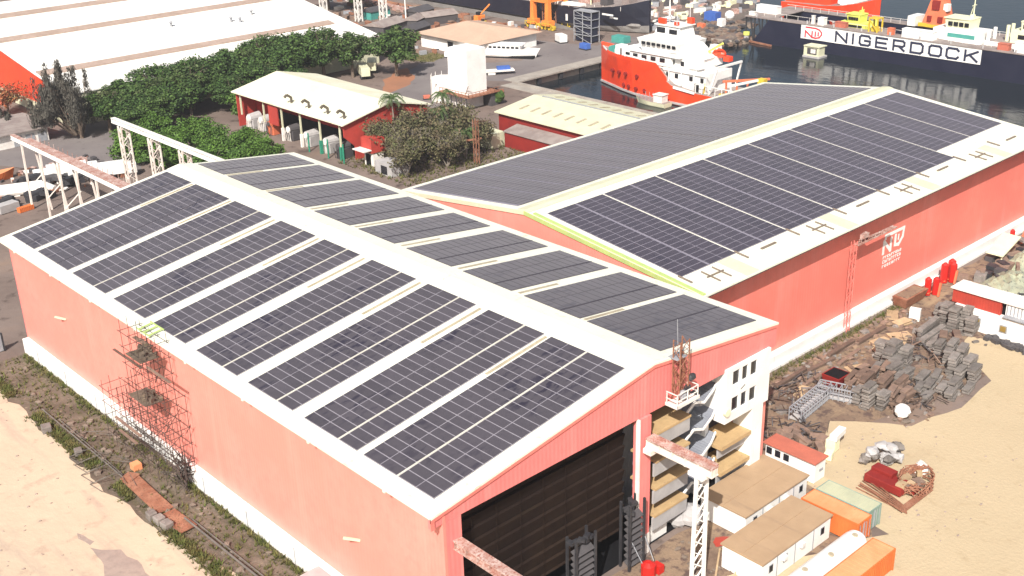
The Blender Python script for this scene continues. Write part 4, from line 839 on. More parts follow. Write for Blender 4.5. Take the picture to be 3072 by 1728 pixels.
# white building with a red container on its ledge, junk and tarpaulins at the right edge
t = thing('site_building', 'white two storey site building with red upper container and ochre windows at the right edge', 'building', (101, -8, 0))
part('wall', box(98.7, 104.5, -30, 4.7, .02, 3.1), 'white', t)
part('upper_container', box(99.3, 102.3, -1.6, 5.5, 3.12, 5.15), 'brickred', t)
mb = MB()
for k in range(16): mb.box(99.26, 99.3, -1.3 + k * .42, -1.1 + k * .42, 3.3, 5.0)
mb.box(99.2, 99.3, -1.62, -1.4, 3.12, 5.15); part('container_rib', mb, 'brickred', t)
part('upper_wall', box(99.3, 102.3, -30, -2.3, 3.12, 5.15), 'white', t); part('upper_gap', box(99.8, 102.2, -2.3, -1.6, 3.12, 5.1), 'black', t)
mb = MB()
for k in range(30): mb.box(99.22, 99.3, -2.6 - k * .5, -2.45 - k * .5, 3.6, 5.1)
mb.box(98.3, 99.3, -12, -2.4, 3.35, 3.5); part('awning', mb, 'galv', t)
mb = MB(); mb.box(99.0, 102.7, -30, 5.8, 5.15, 5.32)
for k in range(9): mb.box(99.0, 102.7, 4.6 - k * 2.4, 4.7 - k * 2.4, 5.32, 5.37)
part('roof', mb, 'white_dirty', t)
part('stair_box', box(97.9, 98.7, -9.6, -8.2, .02, 1.2), 'galv', t)
for k, (y0, m_) in enumerate(((1.2, 'yellowglass'), (-2.6, 'yellowglass'), (-6.6, 'darkred'), (-10.6, 'darkred'))):
    f = part('window', box(98.6, 98.72, y0 - .55, y0 + .55, 1.0, 2.1), 'galv', t); part('pane', box(98.54, 98.61, y0 - .4, y0 + .4, 1.15, 1.95), m_, f)
mb = MB()
for k in range(60): mb.obox((98.0 - rnd.uniform(0, 1.6), rnd.uniform(-12, -1), .25), (rnd.uniform(.3, 1.1), rnd.uniform(.3, .9), rnd.uniform(.2, .8)), rnd.uniform(0, 3))
tag(emit('junk', mb, 'rackslat'), 'dark metal junk heaped along the foot of the white building', 'junk', kind='stuff')
r2 = random.Random(12)
for i, (x, y, sx, sy, sz, m_, lb) in enumerate(((117, 4, 6.5, 6, 2.2, 'tarp', 'large grey green tarpaulin draped over a heap behind the white roof'), (128, 6, 8, 5, 2.6, 'tarp', 'crumpled pale tarpaulin heap farther back by the second hall'), (121, -3, 7, 6, 2.6, 'tarp', 'dull green tarpaulin heap at the right picture edge'))):
    mb = MB(); n = 14
    hgt = [[sz * (1 - (abs(a / n * 2 - 1)) ** 2.4) * (1 - (abs(b_ / n * 2 - 1)) ** 2.4) * r2.uniform(.72, 1.1) + .03 for b_ in range(n + 1)] for a in range(n + 1)]
    for a in range(n):
        for b_ in range(n):
            q = [(x + (aa / n - .5) * 2 * sx * .8, y + (bb / n - .5) * 2 * sy * .8, hgt[aa][bb]) for aa, bb in ((a, b_), (a + 1, b_), (a + 1, b_ + 1), (a, b_ + 1))]; mb.face(q)
    solo('tarpaulin_heap', mb, m_, lb, 'tarpaulin', (x, y, 0), 'tarpaulin covered heaps', fix=False)
solo('steel_plate', (lambda m: (m.hexa([(123.5, 9.6, 1.6), (131, 10.4, 2.6), (131, 13.4, 2.6), (123.5, 12.4, 1.6), (123.5, 9.6, 1.8), (131, 10.4, 2.8), (131, 13.4, 2.8), (123.5, 12.4, 1.8)]), m.bar((124, 10, 0), (124, 10, 1.6), .2), m.bar((130.5, 13, 0), (130.5, 13, 2.6), .2), m)[-1])(MB()), 'cream', 'pale yellow sloping sheet roof propped by the far end of the second hall', 'sheet roof', (127, 11, 0))
mb = MB()
for k in range(90): mb.obox((r2.uniform(110.5, 142), r2.uniform(-2, 12), r2.uniform(.2, 1.2)), (r2.uniform(.6, 3.2), r2.uniform(.4, 2), r2.uniform(.3, 1.2)), r2.uniform(0, 3), r2.randrange(4))
tag(emit('junk', mb, ['rackslat', 'slab_brown', 'blacksteel', 'slab']), 'dark mixed junk between the tarpaulin heaps', 'junk', kind='stuff')

# ---------------------------------------------------------------- vegetation
def crown_mesh(name, rx, ry, rz, zc, nclump, nleaf, leaf, m, seed, flat=.0):
    r = random.Random(seed); mb = MB()
    for c in range(nclump):
        while True:
            p = Vector((r.uniform(-1, 1), r.uniform(-1, 1), r.uniform(-.9, 1)))
            if .35 < p.length < 1: break
        p = p * r.uniform(.8, 1.22)
        cr = r.uniform(.18, .36) * min(rx, ry); cx, cy, cz = p.x * rx * .82, p.y * ry * .82, zc + p.z * rz * .85
        for k in range(nleaf):
            d = Vector((r.gauss(0, 1), r.gauss(0, 1), r.gauss(0, 1))).normalized() * cr * (r.uniform(.55, 1.08)); d.z *= .75
            q = Vector((cx, cy, cz)) + d; s = leaf * r.uniform(.6, 1.25)
            u = Vector((r.gauss(0, 1), r.gauss(0, 1), r.gauss(0, .45))).normalized(); v = u.cross(d.normalized() + Vector((r.uniform(-.6, .6), r.uniform(-.6, .6), .5))).normalized()
            mb.face([q - u * s * .5, q - v * s * .32, q + u * s * .5, q + v * s * .32])
    return mb
def trunk_mesh(mb, h, r0, n, spread, seed, lean=0):
    r = random.Random(seed); top = Vector((lean, 0, h * .55)); mb.tube((0, 0, -.1), top, r0, r0 * .7, 8)
    for k in range(n):
        a = 6.283 * k / n + r.uniform(-.4, .4); e = top + Vector((math.cos(a) * spread * r.uniform(.5, 1), math.sin(a) * spread * r.uniform(.5, 1), h * r.uniform(.2, .5)))
        mid = top.lerp(e, .5) + Vector((0, 0, -.3)); mb.tube(top, mid, r0 * .45, r0 * .3, 6); mb.tube(mid, e, r0 * .3, r0 * .1, 6)
        for q in range(2):
            e2 = mid + Vector((r.uniform(-1, 1), r.uniform(-1, 1), r.uniform(.6, 1.4))) * spread * .4; mb.tube(mid, e2, r0 * .2, r0 * .06, 5)
def tree_proto(cat, rx, ry, rz, zc, ncl, nl, leaf, lm, h, r0, seed, bark='bark'):
    t = thing(cat, None, None); mb = MB(); trunk_mesh(mb, h, r0, 6, rx * .6, seed); emit('trunk', mb, bark, t)
    emit('crown', crown_mesh('crown', rx, ry, rz, zc, ncl, nl, leaf, lm, seed), lm, t, fix=False); return t
protos = [tree_proto('broadleaf_tree', 5.8, 5.8, 3.6, 6.6, 54, 150, .62, 'leaf', 9, .42, 21), tree_proto('broadleaf_tree', 6.4, 5.4, 4.0, 6.8, 58, 150, .62, 'leaf', 10, .45, 22), tree_proto('broadleaf_tree', 5.0, 5.6, 3.2, 6.2, 50, 150, .6, 'leaf', 8, .38, 23)]
used = set()
rowt = [(75, 199, 1.1, 'tree between the second and fourth of the green row, partly hidden'), (86, 200, 1.15, 'full tree behind the shaded ground, merging with its neighbours'), (97, 204, 1.1, 'tree at the centre of the green row, crowns merging'), (107, 206, 1.15, 'tree right of the centre of the green row, crowns merging'), (118, 206, 1.05, 'tree hiding the end of the warehouse wall'), (133, 198, .95, 'tree over the half hidden lorries'), (64, 186, .9, 'low dark tree at the left foot of the row'), (62, 196, 1.0, 'first tree of the green row, next to the grey feathery tree'), (70, 204, 1.12, 'second tree of the green row, dense crown against the white warehouse roof'), (71, 188, .95, 'dark green tree just behind the low bright hedge trees'),
        (80, 207, 1.1, 'broad tree with a pale gap above it in front of the warehouse roof'), (82, 194, 1.0, 'leafy tree over the shaded ground left of the red workshop'), (91, 206, 1.1, 'tall tree of the row behind the corner of the cream workshop roof'),
        (92, 191, .9, 'tree just behind the far corner of the cream workshop roof'), (102, 211, 1.15, 'rounded tree near the middle of the green row'), (103, 197, 1.0, 'shaded tree in the row above the cream workshop roof'), (114, 211, .88, 'tall tree in the row overlapping the warehouse roof light strip'),
        (113, 200, 1.0, 'dense dark tree above the ridge of the cream workshop'), (123, 213, 1.0, 'looser tree with bright gaps near the right end of the row'), (127, 203, .95, 'tree hiding the parked trucks, beside the free standing tree'), (142, 190, 1.1, 'free standing tree with a long shadow at the right end of the row')]
for i, (x, y, s, lb) in enumerate(rowt):
    p = protos[i % 3]
    o = p if (i % 3) not in used else copy_tree(p); used.add(i % 3)
    tag(o, lb + '', 'tree', 'green trees in the row before the white warehouse'); o.location = (x, y, 0); s *= 1.1 if x < 108 else 1.28; o.scale = (s, s, s * rnd.uniform(.85, 1.08) * (.92 if x < 108 else 1.0)); o.rotation_euler = (0, 0, rnd.uniform(0, 6.28))
hp = [tree_proto('low_tree', 4.4, 4.4, 2.3, 3.2, 40, 140, .5, 'leaf_light', 4.5, .25, 31), tree_proto('low_tree', 4.9, 4.2, 2.5, 3.3, 42, 140, .5, 'leaf_light', 4.8, .25, 32)]
hedge = [(58, 176, 'low bright tree with the white beam end in front of it'), (66, 181, 'low bright green tree at the far end of the clump'), (72, 174, 'bright green low tree beside the shaded red earth'), (63, 167, 'bright green low tree in the middle of the clump, left side'), (70, 164, 'bright green low tree between two others near the workshop'), (75, 157, 'bright green low tree nearest the grey machines of the workshop'),
         (57, 158, 'darker low tree seen between the posts of the white beam'), (66, 153, 'low tree just above the far edge of the solar roof'), (74, 147, 'low bright tree touching the roof corner in the picture'), (68, 144, 'low bright tree nearest to the hall on the right of the clump'), (61, 147, 'low tree half hidden by the hall roof edge'), (54, 168, 'low tree at the left edge of the clump by the road')]
for i, (x, y, lb) in enumerate(hedge):
    o = hp[i] if i < 2 else copy_tree(hp[i % 2]); tag(o, lb, 'tree', 'low bright trees behind the long hall'); o.location = (x, y, 0); s = rnd.uniform(.95, 1.2); o.scale = (s, s, s); o.rotation_euler = (0, 0, rnd.uniform(0, 6.28))
o = copy_tree(hp[0]); tag(o, 'small rounded green tree at the far left corner of the cream workshop roof', 'tree'); o.location = (90, 181, 0); o.scale = (1, 1, 1.2)
# feathery grey tree
def plume(mb, x, y, z0, z1, r_, n, rr):
    for k in range(n):
        f = rr.random(); z = z0 + (z1 - z0) * f; a = rr.uniform(0, 6.28); q = r_ * (1 - abs(f - .45) * 1.2) * rr.uniform(.2, 1); c = Vector((x + math.cos(a) * q, y + math.sin(a) * q, z))
        u = Vector((rr.uniform(-.4, .4), rr.uniform(-.4, .4), 1)).normalized() * rr.uniform(.4, .9); v = Vector((math.sin(a), -math.cos(a), 0)) * .12; mb.face([c - v, c + v, c + u])
t = thing('feathery_tree', 'tall dark grey feathery tree in front of the red gable of the warehouse', 'tree', (55, 196, 0)); rr = random.Random(5); mb = MB(); tr = MB()
for k in range(46):
    a, q = rr.uniform(0, 6.28), rr.uniform(0, 7.5); x, y = 53 + math.cos(a) * q, 199 + math.sin(a) * q; z1 = rr.uniform(11, 19) - q * .5
    tr.tube((55 + (x - 55) * .2, 196 + (y - 196) * .2, 1), (x, y, z1 - 1.0), .16, .05, 5); plume(mb, x, y, rr.uniform(1.0, 7), z1, rr.uniform(1.1, 2.2), 360, rr)
tr.tube((55, 196, -.1), (55, 196, 3), .5, .4, 8); part('trunk', tr, 'bark', t); part('foliage', mb, 'leaf_grey', t, fix=False)
t = thing('feathery_tree', 'darker feathery tree cut by the left edge of the picture', 'tree', (42, 214, 0)); mb = MB(); tr = MB()
for k in range(14):
    a, q = rr.uniform(0, 6.28), rr.uniform(0, 4); x, y = 42 + math.cos(a) * q, 214 + math.sin(a) * q; z1 = rr.uniform(6, 11) - q * .4
    tr.tube((42, 214, 1), (x, y, z1 - 1), .14, .05, 5); plume(mb, x, y, 1.5, z1, 1.4, 260, rr)
tr.tube((42, 214, -.1), (42, 214, 2), .35, .3, 8); part('trunk', tr, 'bark', t); part('foliage', mb, 'leaf_grey', t, fix=False)
o = tree_proto('flame_tree', 6.5, 6, 2.2, 4.8, 26, 70, .7, 'leaf_red', 7, .3, 41); tag(o, 'spreading tree with red and green leaves before the red gable', 'tree'); o.location = (52, 232, 0)
# bare bushy trees and palms between the workshops
bp_ = []
for sd_ in (51, 52):
    t = thing('bare_tree', None, None); r = random.Random(sd_); mb = MB()
    def branch(p, d, l, r_, dep):
        e = p + d * l; mb.tube(p, e, r_, r_ * .6, 5, 0, False)
        if dep == 0: return
        for k in range(3): branch(e, (d + Vector((r.uniform(-.8, .8), r.uniform(-.8, .8), r.uniform(-.2, .5)))).normalized(), l * r.uniform(.6, .85), r_ * .6, dep - 1)
    for k in range(4): branch(Vector((0, 0, 0)), Vector((r.uniform(-.7, .7), r.uniform(-.7, .7), 1)).normalized(), 1.9, .13, 4)
    emit('branches', mb, 'barkpale', t, fix=False); emit('leaves', crown_mesh('l', 4.2, 4.2, 2.6, 3.6, 44, 60, .42, 'leaf_brown', sd_), 'leaf_brown', t, fix=False); bp_.append(t)
bare = [(98, 137, 1.05, 'brownish thin tree against the corner of the red workshop'), (100, 128, 1.2, 'tangled brownish tree in the middle of the thicket'), (94, 122, 1.1, 'thin bare tree in front of the red wall, nearest the hall roofs'), (88, 117, .9, 'low bare bush in the dark gap between the two halls'), (104, 122, 1.1, 'thin olive tree left of the rusty derrick'),
        (110, 128, 1.1, 'brown green tree below the white tower'), (108, 118, .9, 'small thin tree near the cream block'), (92, 129, 1.0, 'thin tree overlapping the red workshop wall'), (98, 116, .95, 'low thin tree beside the edge of the second hall roof')]
for i, (x, y, s, lb) in enumerate(bare):
    o = bp_[i] if i < 2 else copy_tree(bp_[i % 2]); tag(o, lb, 'tree', 'thin brownish trees between the workshops'); o.location = (x, y, 0); s *= 1.25; o.scale = (s, s, s * 1.25); o.rotation_euler = (0, 0, rnd.uniform(0, 6.28))
def palm(loc, h, lb, seed, first=None):
    t = thing('palm_tree', lb, 'palm', (0, 0, 0), 'palms among the thin trees'); r = random.Random(seed); tr = MB(); x = 0
    tr.tube((0, 0, -.1), (.3, 0, h * .5), .22, .17, 7); tr.tube((.3, 0, h * .5), (.2, .2, h), .17, .13, 7); emit('trunk', tr, 'barkpale', t); mb = MB()
    for k in range(17):
        a = 6.283 * k / 17 + r.uniform(-.2, .2); L_ = r.uniform(2.6, 3.6); up = r.uniform(.1, 1.0); prev = Vector((.2, .2, h))
        for s in range(7):
            f = (s + 1) / 7; p = Vector((.2 + math.cos(a) * L_ * f, .2 + math.sin(a) * L_ * f, h + up * math.sin(f * 2.4) * 1.5 - f * f * 1.6)); d = (p - prev).normalized(); sdv = Vector((-math.sin(a), math.cos(a), 0))
            for sg in (-1, 1):
                for q in (0, .5):
                    b0 = prev.lerp(p, q); tip = b0 + sdv * sg * .8 * (1 - f * .5) + d * .45 + Vector((0, 0, -.35)); mb.face([b0 - d * .09, b0 + d * .12, tip])
            mb.bar(prev, p, .05); prev = p
    emit('fronds', mb, 'palm', t, fix=False); t.location = loc; return t
palm((97, 132.5, 0), 12.0, 'tallest palm standing against the cream workshop roof', 61); palm((108.5, 129.5, 0), 11.0, 'palm between the red workshop wall and the white tower', 62); palm((104, 117, 0), 5.8, 'short palm nearest the cream block and the rusty derrick', 63)
palm((104, 125, 0), 9.0, 'lower dark palm just left of the white tower foot', 64)
mb = MB()
for k in range(2600):
    x, y = rnd.uniform(84, 118), rnd.uniform(108, 136)
    if x > 84 and (x - 84) + (y - 108) * .2 > 0: tuft(mb, x, y, rnd.uniform(.3, .9))
for k in range(500): tuft(mb, rnd.uniform(156, 168), rnd.uniform(197, 208), rnd.uniform(.3, .7))
for k in range(700): tuft(mb, rnd.uniform(112, 120), rnd.uniform(95, 101), rnd.uniform(.3, .9))
tag(emit('undergrowth', mb, 'grass', fix=False), 'dry undergrowth and weeds between the workshops', 'undergrowth', kind='stuff')

# ---------------------------------------------------------------- buildings behind
def gable_roof(mb, x0, x1, y0, y1, ze, zr, xr=None, th=.25, ov=.5):      # ridge along y at xr
    xr = xr if xr is not None else (x0 + x1) / 2
    for (xa, xb, za_, zb_) in ((x0 - ov, xr, ze, zr), (xr, x1 + ov, zr, ze)):
        mb.hexa([(xa, y0 - ov, za_ - th), (xb, y0 - ov, zb_ - th), (xb, y1 + ov, zb_ - th), (xa, y1 + ov, za_ - th), (xa, y0 - ov, za_), (xb, y0 - ov, zb_), (xb, y1 + ov, zb_), (xa, y1 + ov, za_)])
t = thing('workshop', 'workshop with stained cream roof, four bent roof vents and red walls', 'workshop', (97, 156, 0))
mb = MB(); gable_roof(mb, 85.2, 108.2, 134, 177.8, 8.3, 10.9, 97.5); part('roof', mb, 'cream_stain', t)
mb = MB(); mb.ext([(88.0, 134.2, 3.0), (108, 134.2, 3.0), (108, 134.2, 8.0), (97.5, 134.2, 10.5), (85.4, 134.2, 8.0), (85.4, 134.2, 5.4)], (0, .3, 0)); mb.box(107.7, 108, 134.5, 177.5, .02, 8.0); mb.box(90.5, 90.8, 134.5, 177.5, .02, 8.4); mb.ext([(85.4, 177.2, .02), (108, 177.2, .02), (108, 177.2, 8.0), (97.5, 177.2, 10.5), (85.4, 177.2, 8.0)], (0, .3, 0)); mb.box(88, 108, 134.2, 134.5, .02, 3.0)
part('wall', mb, 'redwall', t); part('inner_wall', box(90.3, 90.5, 134.6, 177.1, .02, 8.5), 'shadedred', t); part('inner_opening', box(90.1, 90.3, 136, 168, .02, 4.6), 'black', t)  # inner wall coloured for eave shade; black sheet stands for the dark interior
mb = MB()
for k, y in enumerate((136, 143.5, 151, 158.5, 166, 176)): mb.box(85.5, 85.8, y - .18, y + .18, 3.0, 8.0)
part('column', mb, 'roof_cream', t); part('hanging_panel', box(85.3, 85.6, 159.8, 163.5, 3.2, 7.9), 'redwall', t)
for k, y in enumerate((136, 143.5, 151, 158.5)): part('column_foot', box(85.3, 85.9, y - .25, y + .25, .02, 3.0), 'white_dirty' if k > 1 else 'greenpost', t)
for y in (156.3, 149.4, 142.2, 135.6 + .6):
    mb = MB(); x = 87.2; mb.tube((x, y, 8.6), (x, y, 10.1), .28, .28, 8); mb.tube((x, y, 10.0), (x - .9, y + .3, 10.7), .28, .3, 8); mb.tube((x - .9, y + .3, 10.7), (x - 1.5, y + .4, 10.2), .3, .34, 8); part('roof_vent', mb, 'ventmetal', t)
mb = MB(); mb.box(100.5, 100.7, 136, 165, 9.98, 10.16); part('roof_seam', mb, 'galv', t)
for i, (x, y, r_, m_, lb) in enumerate(((87.2, 173, 1.7, 'greyconc', 'pale grey rounded machine at the far end of the red workshop'), (88.2, 169.5, 1.5, 'greyconc', 'second pale machine leaning by the far end of the workshop'), (87.6, 165, 1.0, 'cranered', 'round red drum among the grey machines of the workshop'), (88, 157.5, 1.5, 'rackslat', 'dark grey motor with a white end, middle of the workshop'), (88, 150.5, 1.5, 'greyconc', 'grey engine with white end between two workshop columns'), (88, 143, 1.5, 'greyconc', 'grey engine with white end near the green posts'), (87.5, 137.5, 1.3, 'rackslat', 'dark machine under the near corner of the workshop roof'))):
    t2 = thing('engine', lb, 'machine', (x, y, 0), 'machines standing under the workshop roof'); mb = MB(); mb.tube((x + 1.2, y, 2.6), (x - 1.6, y, 2.6), r_ * .75, r_ * .6, 12); mb.obox((x, y, 1.2), (2.8, 2.2, 2.2), .1); mb.obox((x - .4, y + 1.4, 1.6), (1.2, .9, 2.4), .3); part('casing', mb, m_, t2)
    mb = MB(); mb.tube((x - 1.6, y, 2.6), (x - 1.9, y, 2.6), r_ * .5, r_ * .45, 10)
    for k in range(5): mb.bar((x - 1.8, y - 1 + k * .5, .05), (x - 1.8 + rnd.uniform(-.4, .4), y - 1 + k * .5, 2.4), .1)
    part('end_cap', mb, 'white_dirty' if i not in (2, 6) else 'rackslat', t2)
for y in (146.8, 139.5, 133.8):
    mb = MB(); mb.tube((84.6, y, 0.02), (84.6, y, 4.2), .18, .18, 7); solo('green_post', mb, 'greenpost', {146.8: 'farthest tall green post before the workshop machines', 139.5: 'middle tall green post before the workshop machines', 133.8: 'nearest tall green post by the corner of the workshop'}[y], 'post', (84.6, y, 0), 'green posts before the workshop')
# rusty cover and small structures between workshop and second hall
t = thing('red_kiosk', 'red upper box on a white base at the near corner of the workshop', 'kiosk', (88, 128, 0)); part('upper_box', box(87, 90.5, 127, 130.5, 3.0, 6.0), 'redwall', t); part('base', box(87.4, 90.2, 127.2, 130.2, .02, 3.0), 'white_dirty', t); part('opening', box(87.3, 87.4, 128, 129.6, .02, 2.6), 'black', t)
part('canopy', box(85.0, 87.0, 127, 131.0, 3.6, 3.8), 'white_dirty', t)
t = thing('grey_shed', 'flat pale grey shed roof with a dark opening between the two halls', 'shed', (88, 121, 0)); part('body', box(85.5, 90, 118.5, 124, .02, 2.6), 'greyconc', t); part('opening', box(85.42, 85.5, 120, 122, .3, 2.0), 'glass', t)

# small shed with dark red walls and roof lights
t = thing('boat_shed', 'low shed with cream roof full of small roof lights beside the basin', 'shed', (130, 107, 0))
mb = MB(); gable_roof(mb, 119.6, 139.6, 88, 124.4, 6.0, 7.5, 131.5, .22, .4); part('roof', mb, 'roof_cream', t)
mb = MB(); mb.box(120, 120.3, 88, 124.2, .02, 5.8); mb.ext([(120.3, 124.0, .02), (139.4, 124.0, .02), (139.4, 124.0, 5.8), (131.5, 124, 7.2), (120.3, 124, 5.8)], (0, .2, 0)); part('wall', mb, 'darkred', t)
mb = MB(); mb.box(131.3, 131.7, 93, 122, 7.52, 7.66); part('ridge_line', mb, 'galv', t)
mb = MB()
def zs(x): return 6 + 1.5 * (x - 119.2) / 12.3 if x < 131.5 else 7.5 - 1.5 * (x - 131.5) / 8.5
for k in range(9):
    y = 92.5 + k * 3.5
    for x in (124.4, 135.4): part('roof_light', (lambda m: (m.hexa([(x - 1.4, y - .3, zs(x - 1.4) + .02), (x + 1.4, y - .3, zs(x + 1.4) + .02), (x + 1.4, y + .3, zs(x + 1.4) + .02), (x - 1.4, y + .3, zs(x - 1.4) + .02), (x - 1.4, y - .3, zs(x - 1.4) + .14), (x + 1.4, y - .3, zs(x + 1.4) + .14), (x + 1.4, y + .3, zs(x + 1.4) + .14), (x - 1.4, y + .3, zs(x - 1.4) + .14)]), m)[-1])(MB()), 'rooflight', t)
mb = MB(); mb.hexa([(115.5, 92, 3.4), (119.8, 92, 4.2), (119.8, 118, 4.2), (115.5, 118, 3.4), (115.5, 92, 3.55), (119.8, 92, 4.35), (119.8, 118, 4.35), (115.5, 118, 3.55)]); part('lean_to_roof', mb, 'deckgrey', t); part('lean_to_wall', box(115.8, 116.0, 92.2, 117.8, .02, 3.4), 'darkred', t)
solo('cream_block', box(112.5, 116.5, 118.5, 123.5, .02, 3.2), 'roof_cream', 'small blank cream block beside the dark red shed', 'block', (114.5, 121, 0))
t = thing('rusty_derrick', 'rusty lattice derrick rising among the thin trees', 'derrick', (103.5, 113, 0)); mb = MB(); lattice(mb, 103.5, 113, .02, 9.5, .8, .8, .12, 1.6); mb.bar((98, 117, 4.6), (105, 113, 5.2), .3); mb.bar((103.5, 113, 9), (112, 118, 6.6), .12); part('lattice', mb, 'rust', t)

# white tower with rusty gallery
t = thing('white_tower', 'tall blank white tower with a rusty gallery round its foot', 'tower', (134, 152, 0))
part('shaft', box(131, 137.2, 147.5, 154.5, 3.6, 14.4), 'white', t); part('base', box(131.5, 136.8, 148.5, 154, .02, 3.6), 'white_dirty', t)
mb = MB(); mb.box(129.4, 139.6, 145.4, 156.6, 3.4, 3.62)
for k in range(10):
    mb.bar((129.5, 145.5 + k * 1.2, 3.6), (129.5, 145.5 + k * 1.2, 4.6), .08)
for k in range(9): mb.bar((129.5 + k * 1.2, 145.5, 3.6), (129.5 + k * 1.2, 145.5, 4.6), .08)
mb.bar((129.5, 145.5, 4.6), (129.5, 156.5, 4.6), .1); mb.bar((129.5, 145.5, 4.6), (139.5, 145.5, 4.6), .1); part('gallery', mb, 'rust', t)
mb = MB(); mb.tube((134, 160, .02), (134, 160, 5.6), 3.4, 3.4, 14); mb.box(131.2, 134, 154.5, 160, .02, 5.2); part('annex', mb, 'white_dirty', t)
mb = MB()
for k in range(12): a = 6.283 * k / 12; mb.bar((134 + 3.3 * math.cos(a), 160 + 3.3 * math.sin(a), 5.6), (134 + 3.3 * math.cos(a), 160 + 3.3 * math.sin(a), 6.6), .09)
mb.bar((131, 148.4, 3.8), (130.2, 146.2, 6.4), .2); mb.bar((130.9, 160, 3.0), (130.5, 158.8, 5.0), .3); part('railing', mb, 'white_dirty', t)
mb = MB()
for k in range(6): mb.bar((129.6, 146 + k * 1.9, .02), (129.6, 146.6 + k * 1.9, 3.4), .25)
mb.box(137.2, 139.4, 146, 152, .02, 3.3); part('undercroft', mb, 'rackslat', t)
mb = MB(); mb.blob((139.8, 146.2, 2.0), (1.6, 1.4, 1.6), 0, 8, 6, .25); solo('green_bush', mb, 'leaf', 'dark green bush under the rusty gallery of the white tower', 'bush', (139.8, 146.2, 0))

# bungalow, boat ashore
t = thing('bungalow', 'low white house with wide peach coloured hipped roof near the quay', 'bungalow', (183, 205, 0))
hx0, hx1, hy0, hy1 = 170, 196, 188, 217.5; z0_, z1_ = 4.2, 7.0; r1, r2_ = (183, 197), (183, 208)
mb = MB(); c = [(hx0, hy0), (hx1, hy0), (hx1, hy1), (hx0, hy1)]
A_, B_ = (r1[0], r1[1], z1_), (r2_[0], r2_[1], z1_)
mb.face([(hx0, hy0, z0_), (hx1, hy0, z0_), A_]); mb.face([(hx1, hy0, z0_), (hx1, hy1, z0_), B_, A_]); mb.face([(hx1, hy1, z0_), (hx0, hy1, z0_), B_]); mb.face([(hx0, hy1, z0_), (hx0, hy0, z0_), A_, B_]); mb.face([(hx0, hy0, z0_ - .02), (hx0, hy1, z0_ - .02), (hx1, hy1, z0_ - .02), (hx1, hy0, z0_ - .02)]); part('roof', mb, 'bungalow_roof', t)
part('wall', box(171.5, 194.5, 189.5, 216, .02, 4.15), 'white', t); part('door', box(171.38, 171.5, 201, 203.4, .02, 3.2), 'glass', t); part('porch', box(168.2, 171.3, 189.2, 198.5, .02, 2.4), 'white', t)
def hull_pts(L_, B_, zk, zd, sheer, rake, n=14):
    out = []
    for i in range(n + 1):
        f = i / n; bw = B_ * min(1, (1 - f) ** .45 * 1.25) if f > .35 else B_ * (.86 + .14 * min(1, f / .2)); out.append((f * L_, bw, f))
    return out
def hull(L_, B_, zk, zd, sheer=1.5, flare=.75, n=16, full=.5):
    """closed boat hull along +x (bow), half breadth B_; returns hull shell"""
    mb = MB(); rows = []
    for i in range(n + 1):
        f = i / n; taper = 1 if f < full else max(.03, 1 - ((f - full) / (1 - full)) ** 2.0); zt = zd + sheer * max(0, (f - .35) / .65) ** 2; fl = 1 if f < full else 1 - (1 - flare) * ((f - full) / (1 - full))
        bt = B_ * (taper if f < .999 else .04); bb = B_ * .92 * taper * fl; ob = L_ * .06 * ((f - full) / (1 - full)) ** 2 if f > full else 0
        x = f * L_; rows.append([(x + ob, -bt, zt), (x, -bb, zk + (zt - zk) * .35), (x - ob * .4, -bb * .8, zk), (x - ob * .4, bb * .8, zk), (x, bb, zk + (zt - zk) * .35), (x + ob, bt, zt)])
    for a, b_ in zip(rows, rows[1:]):
        for k in range(5): mb.face([a[k], a[k + 1], b_[k + 1], b_[k]])
        mb.face([a[5], a[0], b_[0], b_[5]], 1)
    mb.face(rows[0]); mb.face(rows[-1]); return mb
def local(name, mb, mats, parent, label=None, **k):
    o = emit(name, mb, mats, parent, (0, 0, 0), **k)
    if label: o['label'] = label
    return o
t = thing('beached_boat', 'white passenger boat with dark hull bottom lying ashore beside the low white house', 'boat', (174.5, 192, 1.4)); t.rotation_euler = (0, 0, -1.05)
local('hull', hull(17, 2.7, -1.3, .9, .5, .8), ['white', 'white_dirty'], t); mb = MB(); mb.box(1, 16.5, -2.2, 2.2, -1.4, -.7); local('keel', mb, 'black', t)
mb = MB(); mb.box(2, 12.5, -2.0, 2.0, .9, 2.3); mb.box(1.6, 13.2, -2.2, 2.2, 2.3, 2.45); local('cabin', mb, 'white', t); mb = MB()
for k in range(7): mb.box(3 + k * 1.35, 4 + k * 1.35, -2.05, -1.98, 1.35, 1.95)
local('window_strip', mb, 'glass', t)
